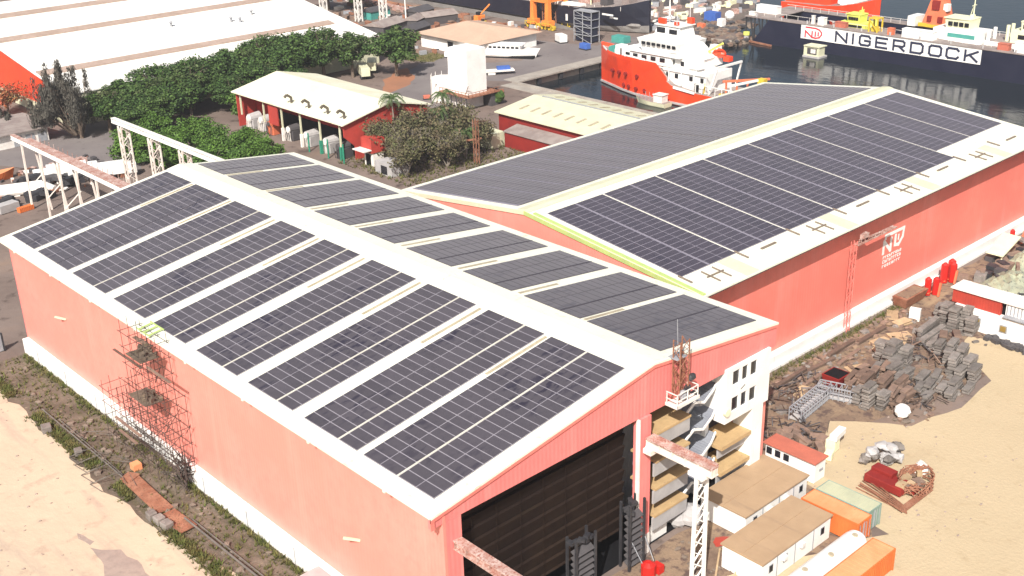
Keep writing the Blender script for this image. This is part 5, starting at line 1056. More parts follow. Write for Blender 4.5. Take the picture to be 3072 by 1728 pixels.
# giant white roofed warehouse
t = thing('warehouse', 'huge warehouse with white roof, brown vent strips and orange red gable wall', 'warehouse', (104, 245, 0))
zw = lambda y: 8 + .155 * (y - 207)
mb = MB(); mb.hexa([(57, 207, 7.7), (149.6, 207, 7.7), (149.6, 282, zw(282) - .3), (57, 282, zw(282) - .3), (57, 207, 8), (149.6, 207, 8), (149.6, 282, zw(282)), (57, 282, zw(282))])
mb.hexa([(57, 282, zw(282) - .3), (149.6, 282, zw(282) - .3), (149.6, 350, 7.7), (57, 350, 7.7), (57, 282, zw(282)), (149.6, 282, zw(282)), (149.6, 350, 8), (57, 350, 8)]); part('roof', mb, 'bigwhite', t)
for y in (222.5, 250.0, 269.0):
    part('roof_vent_strip', (lambda m: (m.hexa([(57.5, y - 1.5, zw(y - 1.5) + .01), (144 if y < 225 else 149, y - 1.5, zw(y - 1.5) + .01), (144 if y < 225 else 149, y + 1.5, zw(y + 1.5) + .01), (57.5, y + 1.5, zw(y + 1.5) + .01), (57.5, y - 1.5, zw(y - 1.5) + .35), (144 if y < 225 else 149, y - 1.5, zw(y - 1.5) + .35), (144 if y < 225 else 149, y + 1.5, zw(y + 1.5) + .35), (57.5, y + 1.5, zw(y + 1.5) + .35)]), m)[-1])(MB()), 'bigstripe', t)
mb = MB(); mb.ext([(58, 207.3, 2.6), (58, 207.3, 7.7), (58, 282, zw(282) - .35), (58, 349, 7.7), (58, 349, 2.6)], (.3, 0, 0)); part('gable_wall', mb, 'hull_red', t)
mb = MB(); mb.box(57.7, 58.0, 207.3, 349, .02, 2.6); mb.box(58, 149, 207.3, 207.6, .02, 7.7); mb.box(148.7, 149, 207.6, 349, .02, 7.7); part('lower_wall', mb, 'roof_cream', t)
mb = MB(); mb.box(57.6, 57.7, 218, 221, .02, 3.6); part('doorway', mb, 'glass', t)
for (x, y) in ((103, 240.5), (119.5, 236.5), (121.5, 235), (128, 239.5)):
    mb = MB(); mb.tube((x, y, zw(y)), (x, y, zw(y) + 1.1), .35, .35, 8); mb.tube((x, y, zw(y) + 1.1), (x, y, zw(y) + 1.5), .7, .2, 8); part('roof_fan', mb, 'galv', t)
# left background: low building, trucks, pipes, orange boat
t = thing('low_building', 'low building with grey brown flat roof and white walls at the left edge', 'building', (42, 205, 0))
mb = MB(); mb.hexa([(28, 199, 3.2), (51.6, 199.5, 3.2), (49, 214, 3.9), (28, 214, 3.9), (28, 199, 3.4), (51.6, 199.5, 3.4), (49, 214, 4.1), (28, 214, 4.1)]); part('roof', mb, 'deckgrey', t)
part('wall', box(29, 49, 200.2, 213, .02, 3.1), 'white_dirty', t)
for k in range(3): part('door', box(41 + k * 2.8, 43 + k * 2.8, 200.1, 200.2, .1, 2.4), 'galv', t)
t = thing('lifeboat', 'orange red boat lying on the ground at the left edge', 'boat', (24.5, 178.5, .9)); t.rotation_euler = (0, 0, -.12); local('hull', hull(7.5, 1.6, -.8, .7, .6, .8), ['orange', 'orange_top'], t)
def truck(x, y, rz, L_, lb, m_='white'):
    t = thing('lorry', lb, 'lorry', (x, y, 0), 'lorries parked behind the trestle'); t.rotation_euler = (0, 0, rz)
    mb = MB(); mb.box(-L_ / 2, L_ / 2 - 2.2, -1.2, 1.2, 1.0, 3.3); local('box_body', mb, m_, t, bevel=.05); mb = MB(); mb.box(L_ / 2 - 2.0, L_ / 2, -1.15, 1.15, .7, 2.9); local('cab', mb, 'white', t, bevel=.15)
    local('windscreen', box(L_ / 2 - .02, L_ / 2 + .02, -1, 1, 1.8, 2.6), 'glass', t)
    for xx in (-L_ / 2 + 1.2, -L_ / 2 + 2.5, L_ / 2 - 1):
        for yy in (-1.15, 1.15): mb = MB(); mb.tube((xx, yy - .15, .5), (xx, yy + .15, .5), .5, .5, 10); local('wheel', mb, 'blacksteel', t)
    return t
truck(46.6, 161.5, -.35, 9, 'white box lorry right of the trestle, below the low bright trees'); truck(40.5, 167.5, -.35, 10, 'longer white lorry behind the rusty railing of the trestle')
mb = MB(); mb.tube((18, 171, 1.0), (33, 165, 1.0), 1.0, 1.0, 9); mb.tube((20, 168, .7), (32, 163, .9), .7, .7, 9); mb.tube((33, 165, 1.0), (34, 161.5, .6), .8, .7, 9)
solo('white_pipes', mb, 'white_dirty', 'pair of thick white pipes lying behind the far edge of the hall roof', 'pipes', (26, 167, 0))
mb = MB(); mb.tube((34, 172, 1.3), (45, 168, 1.3), 1.1, 1.1, 9); solo('white_tank', mb, 'white', 'long white cylinder on the ground behind the trestle posts', 'tank', (40, 170, 0))
for i, (x, y, s, lb) in enumerate(((23, 159, 2.0, 'dark machine at the left edge, closest to the hall roof'), (19.5, 162, 2.4, 'dark engine lying at the left edge behind the white box'), (30, 159.5, 2.2, 'black machinery in front of the thick white pipes'), (36, 167.5, 2.2, 'black machinery with a hole beside the trestle posts'), (39, 163.5, 2.2, 'black engine block between two trestle posts'), (43.5, 162.5, 2.4, 'low black machine at the foot of the white lorry'), (33, 170.5, 1.8, 'grey rusty winch behind the white pipes'))):
    mb = MB(); r_ = random.Random(70 + i)
    for k in range(8): mb.obox((x + r_.uniform(-s, s), y + r_.uniform(-s * .7, s * .7), r_.uniform(.4, 1.4)), (r_.uniform(.8, s), r_.uniform(.6, s), r_.uniform(.6, 1.6)), r_.uniform(0, 3), 0)
    mb.tube((x - s, y, 1.2), (x + s * .8, y + .4, 1.4), .7, .6, 9); solo('machinery', mb, 'rackslat' if i % 2 else 'blacksteel', lb, 'machinery', (x, y, 0), 'machinery in the left yard')
mb = MB(); mb.obox((22.6, 156.8, .9), (4, 2.2, 1.5), .2); solo('grey_box', mb, 'greyconc', 'pale grey steel box by the foot of the first trestle post', 'box', (22.6, 156.8, 0))
mb = MB(); mb.obox((25.2, 154.5, .5), (3, 1, .9), .2); solo('orange_base', mb, 'orange', 'orange block at the foot of the first trestle post', 'block', (25.2, 154.5, 0))
r2 = random.Random(77); mb = MB()
for k in range(130): mb.obox((r2.uniform(16, 50), r2.uniform(160, 182), r2.uniform(.1, .5)), (r2.uniform(.5, 2.4), r2.uniform(.3, 1.2), r2.uniform(.2, .8)), r2.uniform(0, 3), r2.randrange(4))
tag(emit('junk', mb, ['white_dirty', 'rust', 'beam_rust', 'rackslat']), 'scrap metal and broken frames lying in the left yard', 'junk', kind='stuff')
# trucks under the trees
for (x, y, rz, lb) in ((135.5, 196.5, 1.1, 'pale lorry half hidden under the last trees of the row'), (141.5, 200.5, .9, 'cream lorry parked just left of the free standing tree')): truck(x, y, rz, 9, lb, 'roof_cream')

# back yard near the ship: huts, masts, wall, scattered machines
for (x, y, h, lb) in ((183.9, 265.2, 16, 'white lattice mast nearest the warehouse roof corner'), (187.9, 256.6, 15, 'pinkish lattice mast in the middle of the back yard'), (180.5, 281, 16, 'white lattice mast cut by the top edge beside dark trees')):
    t = thing('light_mast', lb, 'mast', (x, y, 0), 'masts in the back yard'); mb = MB(); lattice(mb, x, y, .02, h, 1.7, 1.7, .36, 2.0); part('lattice', mb, 'white_dirty', t)
t = thing('light_mast', 'thin white pole in the back yard between the masts and the ship', 'mast', (194.9, 253.5, 0), 'masts in the back yard'); mb = MB(); mb.tube((194.9, 253.5, 0), (194.9, 253.5, 14), .25, .16, 8); part('pole', mb, 'white', t)
mb = MB(); mb.hexa([(204, 262, .02), (205.2, 262, .02), (210, 330, .02), (208.8, 330, .02), (204, 262, 1.6), (205.2, 262, 1.6), (210, 330, 1.6), (208.8, 330, 1.6)]); solo('yard_wall', mb, 'beam_rust', 'long low pinkish wall in the back yard parallel to the ship', 'wall', (207, 296, 0))
for i, (x, y, sx, sy, rz, lb) in enumerate(((179, 244, 13, 8, .3, 'grey roofed low hut just behind the warehouse corner'), (181.5, 231, 9, 5, .3, 'dark low hut between the warehouse and the peach roofed house'), (200, 243, 12, 7, -.2, 'grey tent roofed hut near the ship hull'), (201.5, 254.5, 9, 6, .2, 'dark arched hut with pale top near the ship hull'), (190, 243, 7, 5, .5, 'small grey hut beside a rusty heap'), (192, 266, 9, 4, .1, 'teal and dark hut beyond the masts'))):
    t = thing('yard_hut', lb, 'hut', (x, y, 0), 'low huts in the back yard'); Q = Matrix.Rotation(rz, 3, 'Z'); q = lambda a, b_, c: tuple(Q @ Vector((a, b_, c)) + Vector((x, y, 0)))
    mb = MB(); mb.hexa([q(-sx / 2, -sy / 2, .02), q(sx / 2, -sy / 2, .02), q(sx / 2, sy / 2, .02), q(-sx / 2, sy / 2, .02), q(-sx / 2, -sy / 2, 2.6), q(sx / 2, -sy / 2, 2.6), q(sx / 2, sy / 2, 2.6), q(-sx / 2, sy / 2, 2.6)]); part('wall', mb, 'rackslat' if i != 5 else 'teal', t)
    mb = MB(); mb.ext([q(-sx / 2 - .3, -sy / 2 - .3, 2.6), q(-sx / 2 - .3, sy / 2 + .3, 2.6), q(-sx / 2 - .3, 0, 4.0)], tuple(Q @ Vector((sx + .6, 0, 0)))); part('roof', mb, 'deckgrey' if i % 2 == 0 else 'rackslat', t)
mb = MB()
for k in range(230):
    f = r2.random(); x = r2.uniform(158, 215); y = r2.uniform(205, 310)
    if 168 < x < 198 and y < 220: continue
    mb.obox((x, y, .5), (r2.uniform(.6, 3.6), r2.uniform(.5, 2.2), r2.uniform(.4, 1.8)), r2.uniform(0, 3), r2.choice((0, 1, 2, 3, 4, 4, 1)))
tag(emit('junk', mb, ['white_dirty', 'rust', 'rackslat', 'galv', 'slab_brown']), 'steel parts and machines scattered over the back yard', 'junk', kind='stuff')
for i, (x, y, s, m_, lb) in enumerate(((210, 233, 2.0, 'craneorange', 'small orange crane vehicle beside the ship hull'), (206, 226.5, 1.3, 'yellow2', 'small yellow machine on the quay road'), (206.5, 222, 1.4, 'white', 'small white vehicle on the quay road beside the yellow machine'), (196.5, 197.5, 2.2, 'blue', 'blue box at the edge of the peach roofed house'), (203, 187.5, 2.4, 'white', 'white box on the quay in front of the orange portal crane'), (200, 174.6, 1.8, 'blue', 'pale blue box at the foot of the dark scaffold tower'), (206, 260.5, 2.2, 'cream', 'round cream tank in the back yard'), (171.5, 209, 1.4, 'white', 'small white box on the lawn by the low house'), (166.8, 197.5, 1.5, 'white', 'white standing sign on the roadside behind the white tower'), (131, 163.5, 1.0, 'redroof', 'small red dome left of the white tower annex'))):
    t = thing('yard_vehicle' if i < 3 else 'yard_box', lb, 'vehicle' if i < 3 else 'box', (x, y, 0))
    part('body', (lambda m: (m.obox((x, y, s * .5 + .2), (s * 1.7, s, s * .9), .3 * i), m)[-1])(MB()), m_, t, bevel=.12)
    part('base', (lambda m: (m.obox((x, y, .2), (s * 1.8, s * 1.05, .3), .3 * i), m)[-1])(MB()), 'blacksteel', t)
    if i == 0:
        mb = MB(); mb.bar((x, y, 2), (x + 3, y - 2, 5.5), .4); part('boom', mb, m_, t)
    if i < 2:
        part('cab', (lambda m: (m.obox((x, y + .3, s * 1.2), (s * .7, s * .7, s * .7), .3 * i), m)[-1])(MB()), 'glass', t)
# items on the near quay side of the tower
t = thing('quay_trailer', 'pale trailer with blue cargo on the yard road right of the white tower', 'trailer', (161, 171, 0)); part('deck', (lambda m: (m.obox((161.5, 170.5, 1.1), (9, 2.4, .4), -.55), m.obox((160, 171.5, .6), (2, 2.2, .9), -.55), m)[-1])(MB()), 'white_dirty', t); part('cargo', (lambda m: (m.obox((163, 169.8, 1.7), (3.5, 1.8, .8), -.55), m)[-1])(MB()), 'blue', t)
mb = MB()
for k in range(16): mb.obox((r2.uniform(141, 148), r2.uniform(150, 158), .6), (r2.uniform(.8, 2.4), r2.uniform(.6, 1.6), r2.uniform(.6, 1.6)), r2.uniform(0, 3), r2.randrange(3))
tag(emit('junk', mb, ['rust', 'yellow2', 'rackslat']), 'rusty and yellow scrap right of the white tower', 'junk', kind='stuff')
o = copy_tree(protos[0]); tag(o, 'dark trees beyond the warehouse corner at the top edge', 'tree'); o.location = (190, 292, 0); o.scale = (1.5, 1.3, 1.2)
o = copy_tree(protos[1]); tag(o, 'second dark tree at the top edge, right of the first behind the white mast', 'tree'); o.location = (196, 284, 0); o.scale = (1.2, 1.2, 1.1)

# ---------------------------------------------------------------- harbour: cranes, ships, floating dock
def mono(name, fn, mats, parent, label=None, **k):
    mb = MB(); fn(mb); return part(name, mb, mats, parent, label, **k)
t = thing('portal_crane', 'orange portal crane standing on yellow bogies between the quay and the black ship', 'crane', (217.5, 208, 0))
mb = MB()
for (x, y) in ((214, 211), (214, 204.3), (221.5, 204.3), (221.5, 211)):
    mb.hexa([(x - .8, y - .8, 3), (x + .8, y - .8, 3), (x + .8, y + .8, 3), (x - .8, y + .8, 3), (x - .6, y - .6, 15), (x + .6, y - .6, 15), (x + .6, y + .6, 15), (x - .6, y + .6, 15)])
    mb.box(x - 1.3, x + 1.3, y - 1.7, y + 1.7, 1.5, 3.0)
mb.box(213.2, 214.8, 204.3, 211, 8.5, 9.6); mb.box(214, 221.5, 203.8, 204.8, 8.6, 9.5); mb.box(213, 222.5, 203.3, 212, 15, 17); mb.box(215, 221, 205, 211, 17, 22); part('portal', mb, 'craneorange', t)
for (x, y) in ((214, 211), (214, 204.3), (221.5, 204.3), (221.5, 211)):
    mb = MB(); mb.box(x - .5, x + .5, y - 3.0, y + 3.0, .9, 1.5)
    for k in range(4): mb.tube((x - .5, y - 2.4 + k * 1.6, .6), (x + .5, y - 2.4 + k * 1.6, .6), .55, .55, 8)
    for k in range(3): mb.bar((x - 1.3, y - 2.6 + k * 2.6, .3), (x - 1.3, y - 2.6 + k * 2.6, 2.2), .16)
    mb.bar((x - 1.3, y - 2.8, 2.2), (x - 1.3, y + 2.8, 2.2), .16); part('bogie', mb, 'yellow2', t)
mb = MB(); lattice(mb, 217.8, 207.6, .9, 15, 3, 3, .3, 2.4); part('stair_tower', mb, 'rust', t)
mb = MB(); mb.bar((218, 208, 20), (218, 175, 38), 1.4); part('jib', mb, 'craneorange', t)
t = thing('scaffold_tower', 'dark blue netted scaffold tower beside the bow of the black ship', 'scaffold', (208.5, 182, 0))
mb = MB()
for y in (178.7, 182.3, 185.9):
    for x in (207, 210.5): mb.bar((x, y, .02), (x, y, 9.4), .2)
for z in (2.2, 4.6, 7.0, 9.3):
    mb.box(206.9, 210.6, 178.6, 186, z - .06, z + .06); mb.bar((206.9, 178.6, z + .9), (206.9, 186, z + .9), .1)
for k in range(4): mb.bar((206.9, 178.7, k * 2.35), (206.9, 185.9, k * 2.35 + 2.2), .12)
part('frame', mb, 'galv', t); part('net', box(207.4, 210.2, 179, 185.7, .4, 9.0), 'navy', t)
# black ship
t = thing('cargo_ship', 'big black hulled ship with grey bottom whose bow points to the basin', 'ship', (230, 250, 0))
st = [(335, 11, 10.8, 7.0), (230, 11, 10.8, 7.0), (205, 11, 10.6, 7.2), (192, 10.2, 8.8, 7.6), (184, 7.6, 5.2, 8.4), (179, 4.4, 2.4, 9.4), (175.5, .5, .3, 10.4)]
def shiphull(name, st, cx, zk, mats, parent, zmid=None, sgn=1, knuck=.5):
    mb = MB(); rows = []
    for (y, bt, bb, zt) in st: zm = zk + (zt - zk) * knuck; rows.append([(cx - bt, y, zt), (cx - (bt * .35 + bb * .65), y, zm), (cx - bb, y, zk + (zt - zk) * .22), (cx - bb * .85, y, zk), (cx + bb * .85, y, zk), (cx + bb, y, zk + (zt - zk) * .22), (cx + (bt * .35 + bb * .65), y, zm), (cx + bt, y, zt)])
    for a, b_ in zip(rows, rows[1:]):
        for k in range(7): mb.face([a[k], a[k + 1], b_[k + 1], b_[k]], 0 if k not in (2, 3, 4) else 1)
        mb.face([a[7], a[0], b_[0], b_[7]], 2)
    mb.face(rows[0], 0); mb.face(rows[-1], 0); return part(name, mb, mats, parent)
shiphull('hull', st, 230, .3, ['hull_black', 'hull_grey', 'deckgrey'], t)
mb = MB(); mb.ext([(218.4, 335, .02), (218.4, 335, 1.6), (218.4, 205, 1.3), (218.4, 192, .02)], (.4, 0, 0)); part('keel_band', mb, 'hull_grey', t)
mono('deck_rail', lambda m: [m.bar((219.1 + (0 if y > 200 else (200 - y) * .25), y, 7.1), (219.1 + (0 if y > 200 else (200 - y) * .25), y, 8.4), .12) for y in range(182, 300, 3)], 'white_dirty', t)
for k, (x, y, sx, sy, h, m_) in enumerate(((226, 250, 8, 22, 2.2, 'deckgrey'), (224, 222, 5, 12, 1.6, 'white_dirty'), (221.5, 203, 2.6, 14, .9, 'white'), (229, 200, 6, 5, 2.6, 'beam_rust'), (226, 190, 3, 3, 2.0, 'rackslat'), (230, 184, 4, 3, 1.5, 'deckgrey'))):
    part('deck_house', box(x - sx / 2, x + sx / 2, y - sy / 2, y + sy / 2, 7.2 + (.8 if y < 192 else 0), 7.2 + h + (1.2 if y < 192 else 0)), m_, t)
for (x, y, h) in ((225, 196, 8), (231, 187, 9), (228, 214, 10)): mono('mast', lambda m: (m.tube((x, y, 7), (x, y, 7 + h), .25, .12, 6), m.bar((x - 1.5, y, 7 + h * .7), (x + 1.5, y, 7 + h * .7), .15)), 'cream', t)
mono('bow_mark', lambda m: (m.box(220.05, 220.3, 182.0, 186.5, 6.0, 6.5), m.box(221.2, 221.5, 181.2, 184.4, 5.0, 5.4), m.box(219.4, 219.6, 201, 201.8, 2.6, 4.6)), 'white', t)
mono('bulb', lambda m: m.blob((230, 182.5, 2.4), (4.2, 5.5, 1.5), 0, 12, 8, .02), 'hull_grey', t)
# red and white offshore vessel
t = thing('offshore_vessel', 'orange red offshore vessel with white superstructure moored in the basin', 'ship', (182, 126, -2))
st = [(97, 7.6, 7.4, 1.7), (112, 8.3, 8.0, 1.9), (119.5, 8.5, 8.1, 2.8), (121.0, 8.5, 8.1, 3.6), (124.5, 8.6, 8.1, 6.8), (133, 8.3, 7.0, 7.0), (140, 7.0, 4.9, 6.9), (145.5, 5.0, 2.7, 7.0), (149.5, 2.7, 1.2, 7.2), (152.4, .3, .12, 7.9)]
shiphull('hull', st, 182, -4.2, ['hull_red', 'hull_red', 'deckgrey'], t, knuck=.55)
mb = MB()
for a, b_ in zip(st[3:], st[4:]):
    for sg in (-1, 1): mb.hexa([(182 + sg * a[1], a[0], a[3]), (182 + sg * b_[1], b_[0], b_[3]), (182 + sg * (b_[1] - .25), b_[0], b_[3]), (182 + sg * (a[1] - .25), a[0], a[3]), (182 + sg * (a[1] + .1), a[0], a[3] + .9), (182 + sg * (b_[1] + .1), b_[0], b_[3] + .9), (182 + sg * (b_[1] - .15), b_[0], b_[3] + .9), (182 + sg * (a[1] - .15), a[0], a[3] + .9)])
part('bulwark', mb, 'hull_red', t)
for (y, z) in ((143, 3.0), (139.2, 3.1), (135.8, 3.2), (131, 3.3), (137.5, .0), (134.8, .0), (131.5, .0), (128.5, .0)):
    bx_ = 182 - (8.2 if y < 133 else 8.2 - (y - 133) * .22 - max(0, y - 140) * .12) + (.55 if z < 1 else .2) + (max(0, y - 133) * .12 if z < 1 else 0)
    mono('porthole', lambda m: m.tube((bx_ - .5, y, z), (bx_ + .6, y, z), .5, .5, 10), 'darkred', t)
mono('white_stripe', lambda m: (m.bar((173.3, 128, 8.05), (174.2, 136, 8.0), .14, .5), m.bar((173.3, 112.0, 2.0), (173.2, 118.6, 2.5), .2, .6), m.bar((177.1, 146, 8.0), (179.4, 149.6, 8.2), .14, .5)), 'white', t)
mono('rubbing_strake', lambda m: [m.bar((182 - a[2] - .25, a[0], -1.5), (182 - b_[2] - .25, b_[0], -1.5), .35, .5) for a, b_ in zip(st, st[1:])], 'greyconc', t)
mono('fore_deck_house', lambda m: (m.box(175.6, 188.4, 121, 139, 6.8, 9.4), m.box(177, 187, 139, 142.5, 6.9, 8.6)), 'white', t)
mono('deck_house', lambda m: (m.box(175.6, 188.4, 109.5, 123.6, 1.6, 6.6), m.box(176.8, 187.2, 113.5, 123.6, 6.6, 9.3), m.ext([(178.6, 113, 9.3), (178.6, 119, 9.3), (178.6, 119, 12.4), (178.6, 117.4, 12.4)], (7, 0, 0))), 'white', t)
f = mono('wheelhouse', lambda m: (m.hexa([(175.8, 119, 9.6), (188.2, 119, 9.6), (187.6, 131, 9.6), (176.4, 131, 9.6), (175.0, 118.4, 12.8), (189.0, 118.4, 12.8), (188.4, 132.4, 12.8), (175.6, 132.4, 12.8)]), m.box(176.4, 187.6, 119.4, 130.6, 12.8, 13.4), m.box(175.0, 189.0, 118, 134.6, 9.3, 9.62)), 'white', t)
mono('window_band', lambda m: [m.box(175.1, 175.45, 119.5 + k * 1.65, 120.6 + k * 1.65, 11.5, 12.2) for k in range(7)] + [m.box(176 + k * 1.8, 177.2 + k * 1.8, 132.1, 132.35, 11.5, 12.3) for k in range(7)], 'glass', f)
mono('upper_house', lambda m: (m.hexa([(178.2, 120, 13.4), (185.8, 120, 13.4), (185.8, 128.6, 13.4), (178.2, 128.6, 13.4), (178.8, 120.6, 16.3), (185.2, 120.6, 16.3), (185.2, 127.6, 16.3), (178.8, 127.6, 16.3)]), m.box(178.2, 185.8, 120, 128.4, 16.3, 16.55)), 'white', t)
for q_ in ((178.2, 178.5, 125.0, 127.6, 14.5, 15.8), (178.2, 178.5, 121.2, 123.6, 14.5, 15.6)): part('upper_window', box(*q_), 'glass', t)
for q_ in (176, 185): mono('funnel', lambda m: m.hexa([(q_, 112.5, 9.3 - 2), (q_ + 3, 112.5, 7.3), (q_ + 3, 116, 7.3), (q_, 116, 7.3), (q_ + .4, 112.8, 12), (q_ + 2.6, 112.8, 12), (q_ + 2.6, 115, 12), (q_ + .4, 115, 12)]), 'white', t)
mono('mast', lambda m: (m.tube((182, 126, 16.8), (182, 126, 24), .28, .1, 7), m.bar((179, 126, 19.5), (185, 126, 19.5), .2), m.bar((180, 124, 18.6), (184, 128, 18.6), .2), m.bar((178, 121, 16.9), (178, 121, 20), .12), m.bar((186, 122, 16.9), (186, 122, 20.5), .12), m.box(180.8, 183.2, 125, 127, 17.6, 18.0)), 'white', t)
for q_ in ((178.6, 179.8, 125.4, 127.4, 16.56, 17.9), (184.2, 185.6, 120.2, 121.8, 16.56, 18.0), (179, 180.2, 121.6, 122.6, 16.56, 17.4)): part('red_screen', box(*q_), 'hull_red', t)
mono('rail', lambda m: [m.bar((175.2, y, 9.6), (175.2, y, 10.7), .09) for y in range(119, 135, 2)] + [m.bar((175.2, 134, 10.7), (175.2, 119, 10.7), .1), m.bar((174.6, 108, 6.6), (174.6, 124, 6.6), .2)] + [m.bar((174.6, y, 3.0), (174.6, y, 6.6), .2) for y in (109, 113, 117, 121)] + [m.bar((173.9 + k * .01, 112 - k * 2.2, 2.0), (173.9, 112 - k * 2.2, 4.2), .16) for k in range(6)] + [m.bar((174, 98, 4.2), (174, 112, 4.2), .16)], 'white', t)
mono('deck_window', lambda m: [m.box(175.4, 175.61, y, y + 1.0, 4.4, 5.5) for y in (110.5, 114, 118.6, 121.4)] + [m.box(176.6, 176.81, y, y + 1.0, 7.4, 8.5) for y in (114.5, 117.6, 120.6)] + [m.box(175.4, 175.61, 123 + k * 3, 124.6 + k * 3, 7.7, 8.7) for k in range(5)] + [m.box(175.4, 175.6, 112.0, 113.2, 1.9, 4.0)], 'glass', t)
mono('rescue_boat', lambda m: (m.blob((186.0, 112.5, 10.2), (1.3, 2.2, 1.2), 0, 10, 6, .03), m.box(185, 187, 108.5, 110.5, 8.6, 9.8)), 'hull_red', t)
mono('deck_crane', lambda m: (m.tube((184, 114.4, 7.4), (184, 114.4, 10.6), .45, .4, 8), m.bar((184, 114.6, 10.6), (182.6, 109.2, 13.4), .45)), 'yellow', t)
mono('stern_gantry', lambda m: (m.bar((175.5, 108.4, 2), (176.2, 106.4, 8.6), .45), m.bar((188.8, 108.4, 2), (188.2, 106.4, 8.6), .45), m.bar((176, 106.4, 8.6), (188.4, 106.4, 8.6), .5), m.bar((175, 101, 2), (175, 101, 5.2), .4), m.bar((175, 101, 5.2), (188.5, 99, 5.2), .5)), 'white', t)
mono('stern_frame', lambda m: [m.bar((177, 105, 5.4), (190, 98, 5.2), .5)] + [m.bar((178 + k * 3, 104.5 - k * 1.6, 2), (178 + k * 3, 104.5 - k * 1.6, 5.3), .4) for k in range(4)], 'cranered', t)
mono('winch', lambda m: (m.box(179, 184, 143, 146, 7.1, 8.8), m.tube((180, 147, 7.8), (184, 147, 7.8), .8, .8, 9)), 'teal', t)
mono('fore_locker', lambda m: m.box(175.6, 178.6, 138.4, 141.0, 7.0, 10.0), 'white', t)
mono('yellow_gear', lambda m: (m.box(186, 188, 97.5, 99.5, 4.4, 5.6), m.box(174.6, 176, 103, 104.6, 1.8, 2.8), m.bar((175.6, 110.4, 1.8), (175.0, 109.4, 4.6), .35)), 'yellow2', t)
for ch in [q_ for q_ in bpy.data.objects if q_.parent == t or (q_.parent and q_.parent.parent == t)]:
    for v_ in ch.data.vertices:      # slimmer beam and slightly shorter bow
        Y = v_.co.y + 126; v_.co.x = v_.co.x * .78 - 2
        if Y > 133: v_.co.y = 133 + (Y - 133) * .83 - 126
        elif Y < 112: v_.co.y = 112 - (112 - Y) * .9 - 126
t = thing('work_boat', 'small beige work boat moored against the side of the orange red vessel', 'boat', (170.6, 118, -2)); t.rotation_euler = (0, 0, 1.62)
local('hull', hull(9.5, 1.7, -.3, 1.1, .5, .8), ['roof_cream', 'deckgrey'], t); mb = MB(); mb.box(1.0, 3.6, -1.2, 1.2, 1.1, 2.9); mb.box(.8, 3.8, -1.4, 1.4, 2.9, 3.05); local('cabin', mb, 'white_dirty', t)
mb = MB()
for k in range(4): mb.bar((4.4 + k * 1.2, -1.3, 1.1), (4.4 + k * 1.2, -1.3, 2.6), .1); mb.bar((4.4 + k * 1.2, 1.3, 1.1), (4.4 + k * 1.2, 1.3, 2.6), .1)
local('rail', mb, 'galv', t)
# floating house
t = thing('floating_cabin', 'small beige floating cabin in front of the dark dock wall', 'cabin', (242, 123.5, -2))
mono('pontoon', lambda m: m.box(240.2, 244.4, 120.8, 126.3, -2.3, -1.5), 'greyconc', t)
mono('body', lambda m: (m.box(240.6, 243.6, 121.2, 125.9, -1.5, 1.1), m.box(240.3, 244.2, 120.9, 126.2, 1.1, 1.35), m.box(240.4, 240.6, 121.0, 121.3, -1.5, 1.1), m.box(240.4, 240.6, 125.8, 126.1, -1.5, 1.1)), 'roof_cream', t)
f = mono('window', lambda m: m.box(240.48, 240.62, 121.9, 125.0, -1.0, .7), 'rackslat', t); mono('pane', lambda m: m.box(240.40, 240.5, 122.2, 123.8, -.7, .5), 'white_dirty', f)
# floating dock with the big name board
t = thing('floating_dock', 'long navy floating dock wall carrying a white name board', 'floating dock', (258, 95, -2))
mb = MB(); mb.ext([(248, 144, 5.4), (248, 10, 5.4), (248, 10, -2.6), (248, 149.5, -2.6), (248, 149.5, -1.6)], (3.6, 0, 0)); mb.box(265.8, 269.8, 10, 151, -2.6, 5.4); mb.box(251.6, 265.8, 10, 148, -2.6, -1.2); part('hull', mb, 'navy', t)
mono('deck', lambda m: (m.box(247.8, 251.8, 10, 153, 5.4, 5.62), m.box(265.6, 270, 10, 152, 5.4, 5.62), m.box(251.8, 265.6, 144, 153, 5.4, 5.6)), 'deckgrey', t)
mono('support', lambda m: [m.bar((248.3, y, 5.4), (248.3, y - (1.5 if k % 2 else 0), -1.8), .35) for k, y in enumerate((152.5, 151, 149.4, 148, 146.6, 145.2))] + [m.box(248, 251, 150, 153, -2.6, -1.6)], 'blacksteel', t)
mono('keel_blocks', lambda m: [m.box(256, 260, 14 + k * 4, 15.6 + k * 4, -1.2, -.2) for k in range(32)], 'slab_brown', t)
f = mono('name_board', lambda m: m.box(247.88, 247.99, 76.8, 132.45, 1.42, 5.30), 'white', t)
mb = MB()
for g_, a, b_ in (('N', 120.58, 117.03), ('I', 115.5, 114.5), ('G', 112.81, 109.53), ('E', 107.61, 104.25), ('R', 102.2, 98.91), ('D', 96.93, 93.43), ('O', 91.46, 88.04), ('C', 86.43, 83.09), ('K', 81.19, 77.8)):
    glyph(mb, g_, lambda u, v, a=a, b_=b_: (247.875, a + (b_ - a) * u, 2.05 + 2.6 * v), .62, (-.05, 0, 0))
part('lettering', mb, 'letter', f)
mb = MB(); glyph(mb, 'emblem', lambda u, v: (247.875, 130.9 - 5.5 * u, 1.95 + 2.85 * v), .42, (-.05, 0, 0)); part('emblem', mb, 'logo_red', f)
mono('bollard', lambda m: [m.tube((248.6, y, 5.6), (248.6, y, 6.5), .25, .3, 8) for y in range(14, 150, 9)], 'greyconc', t)
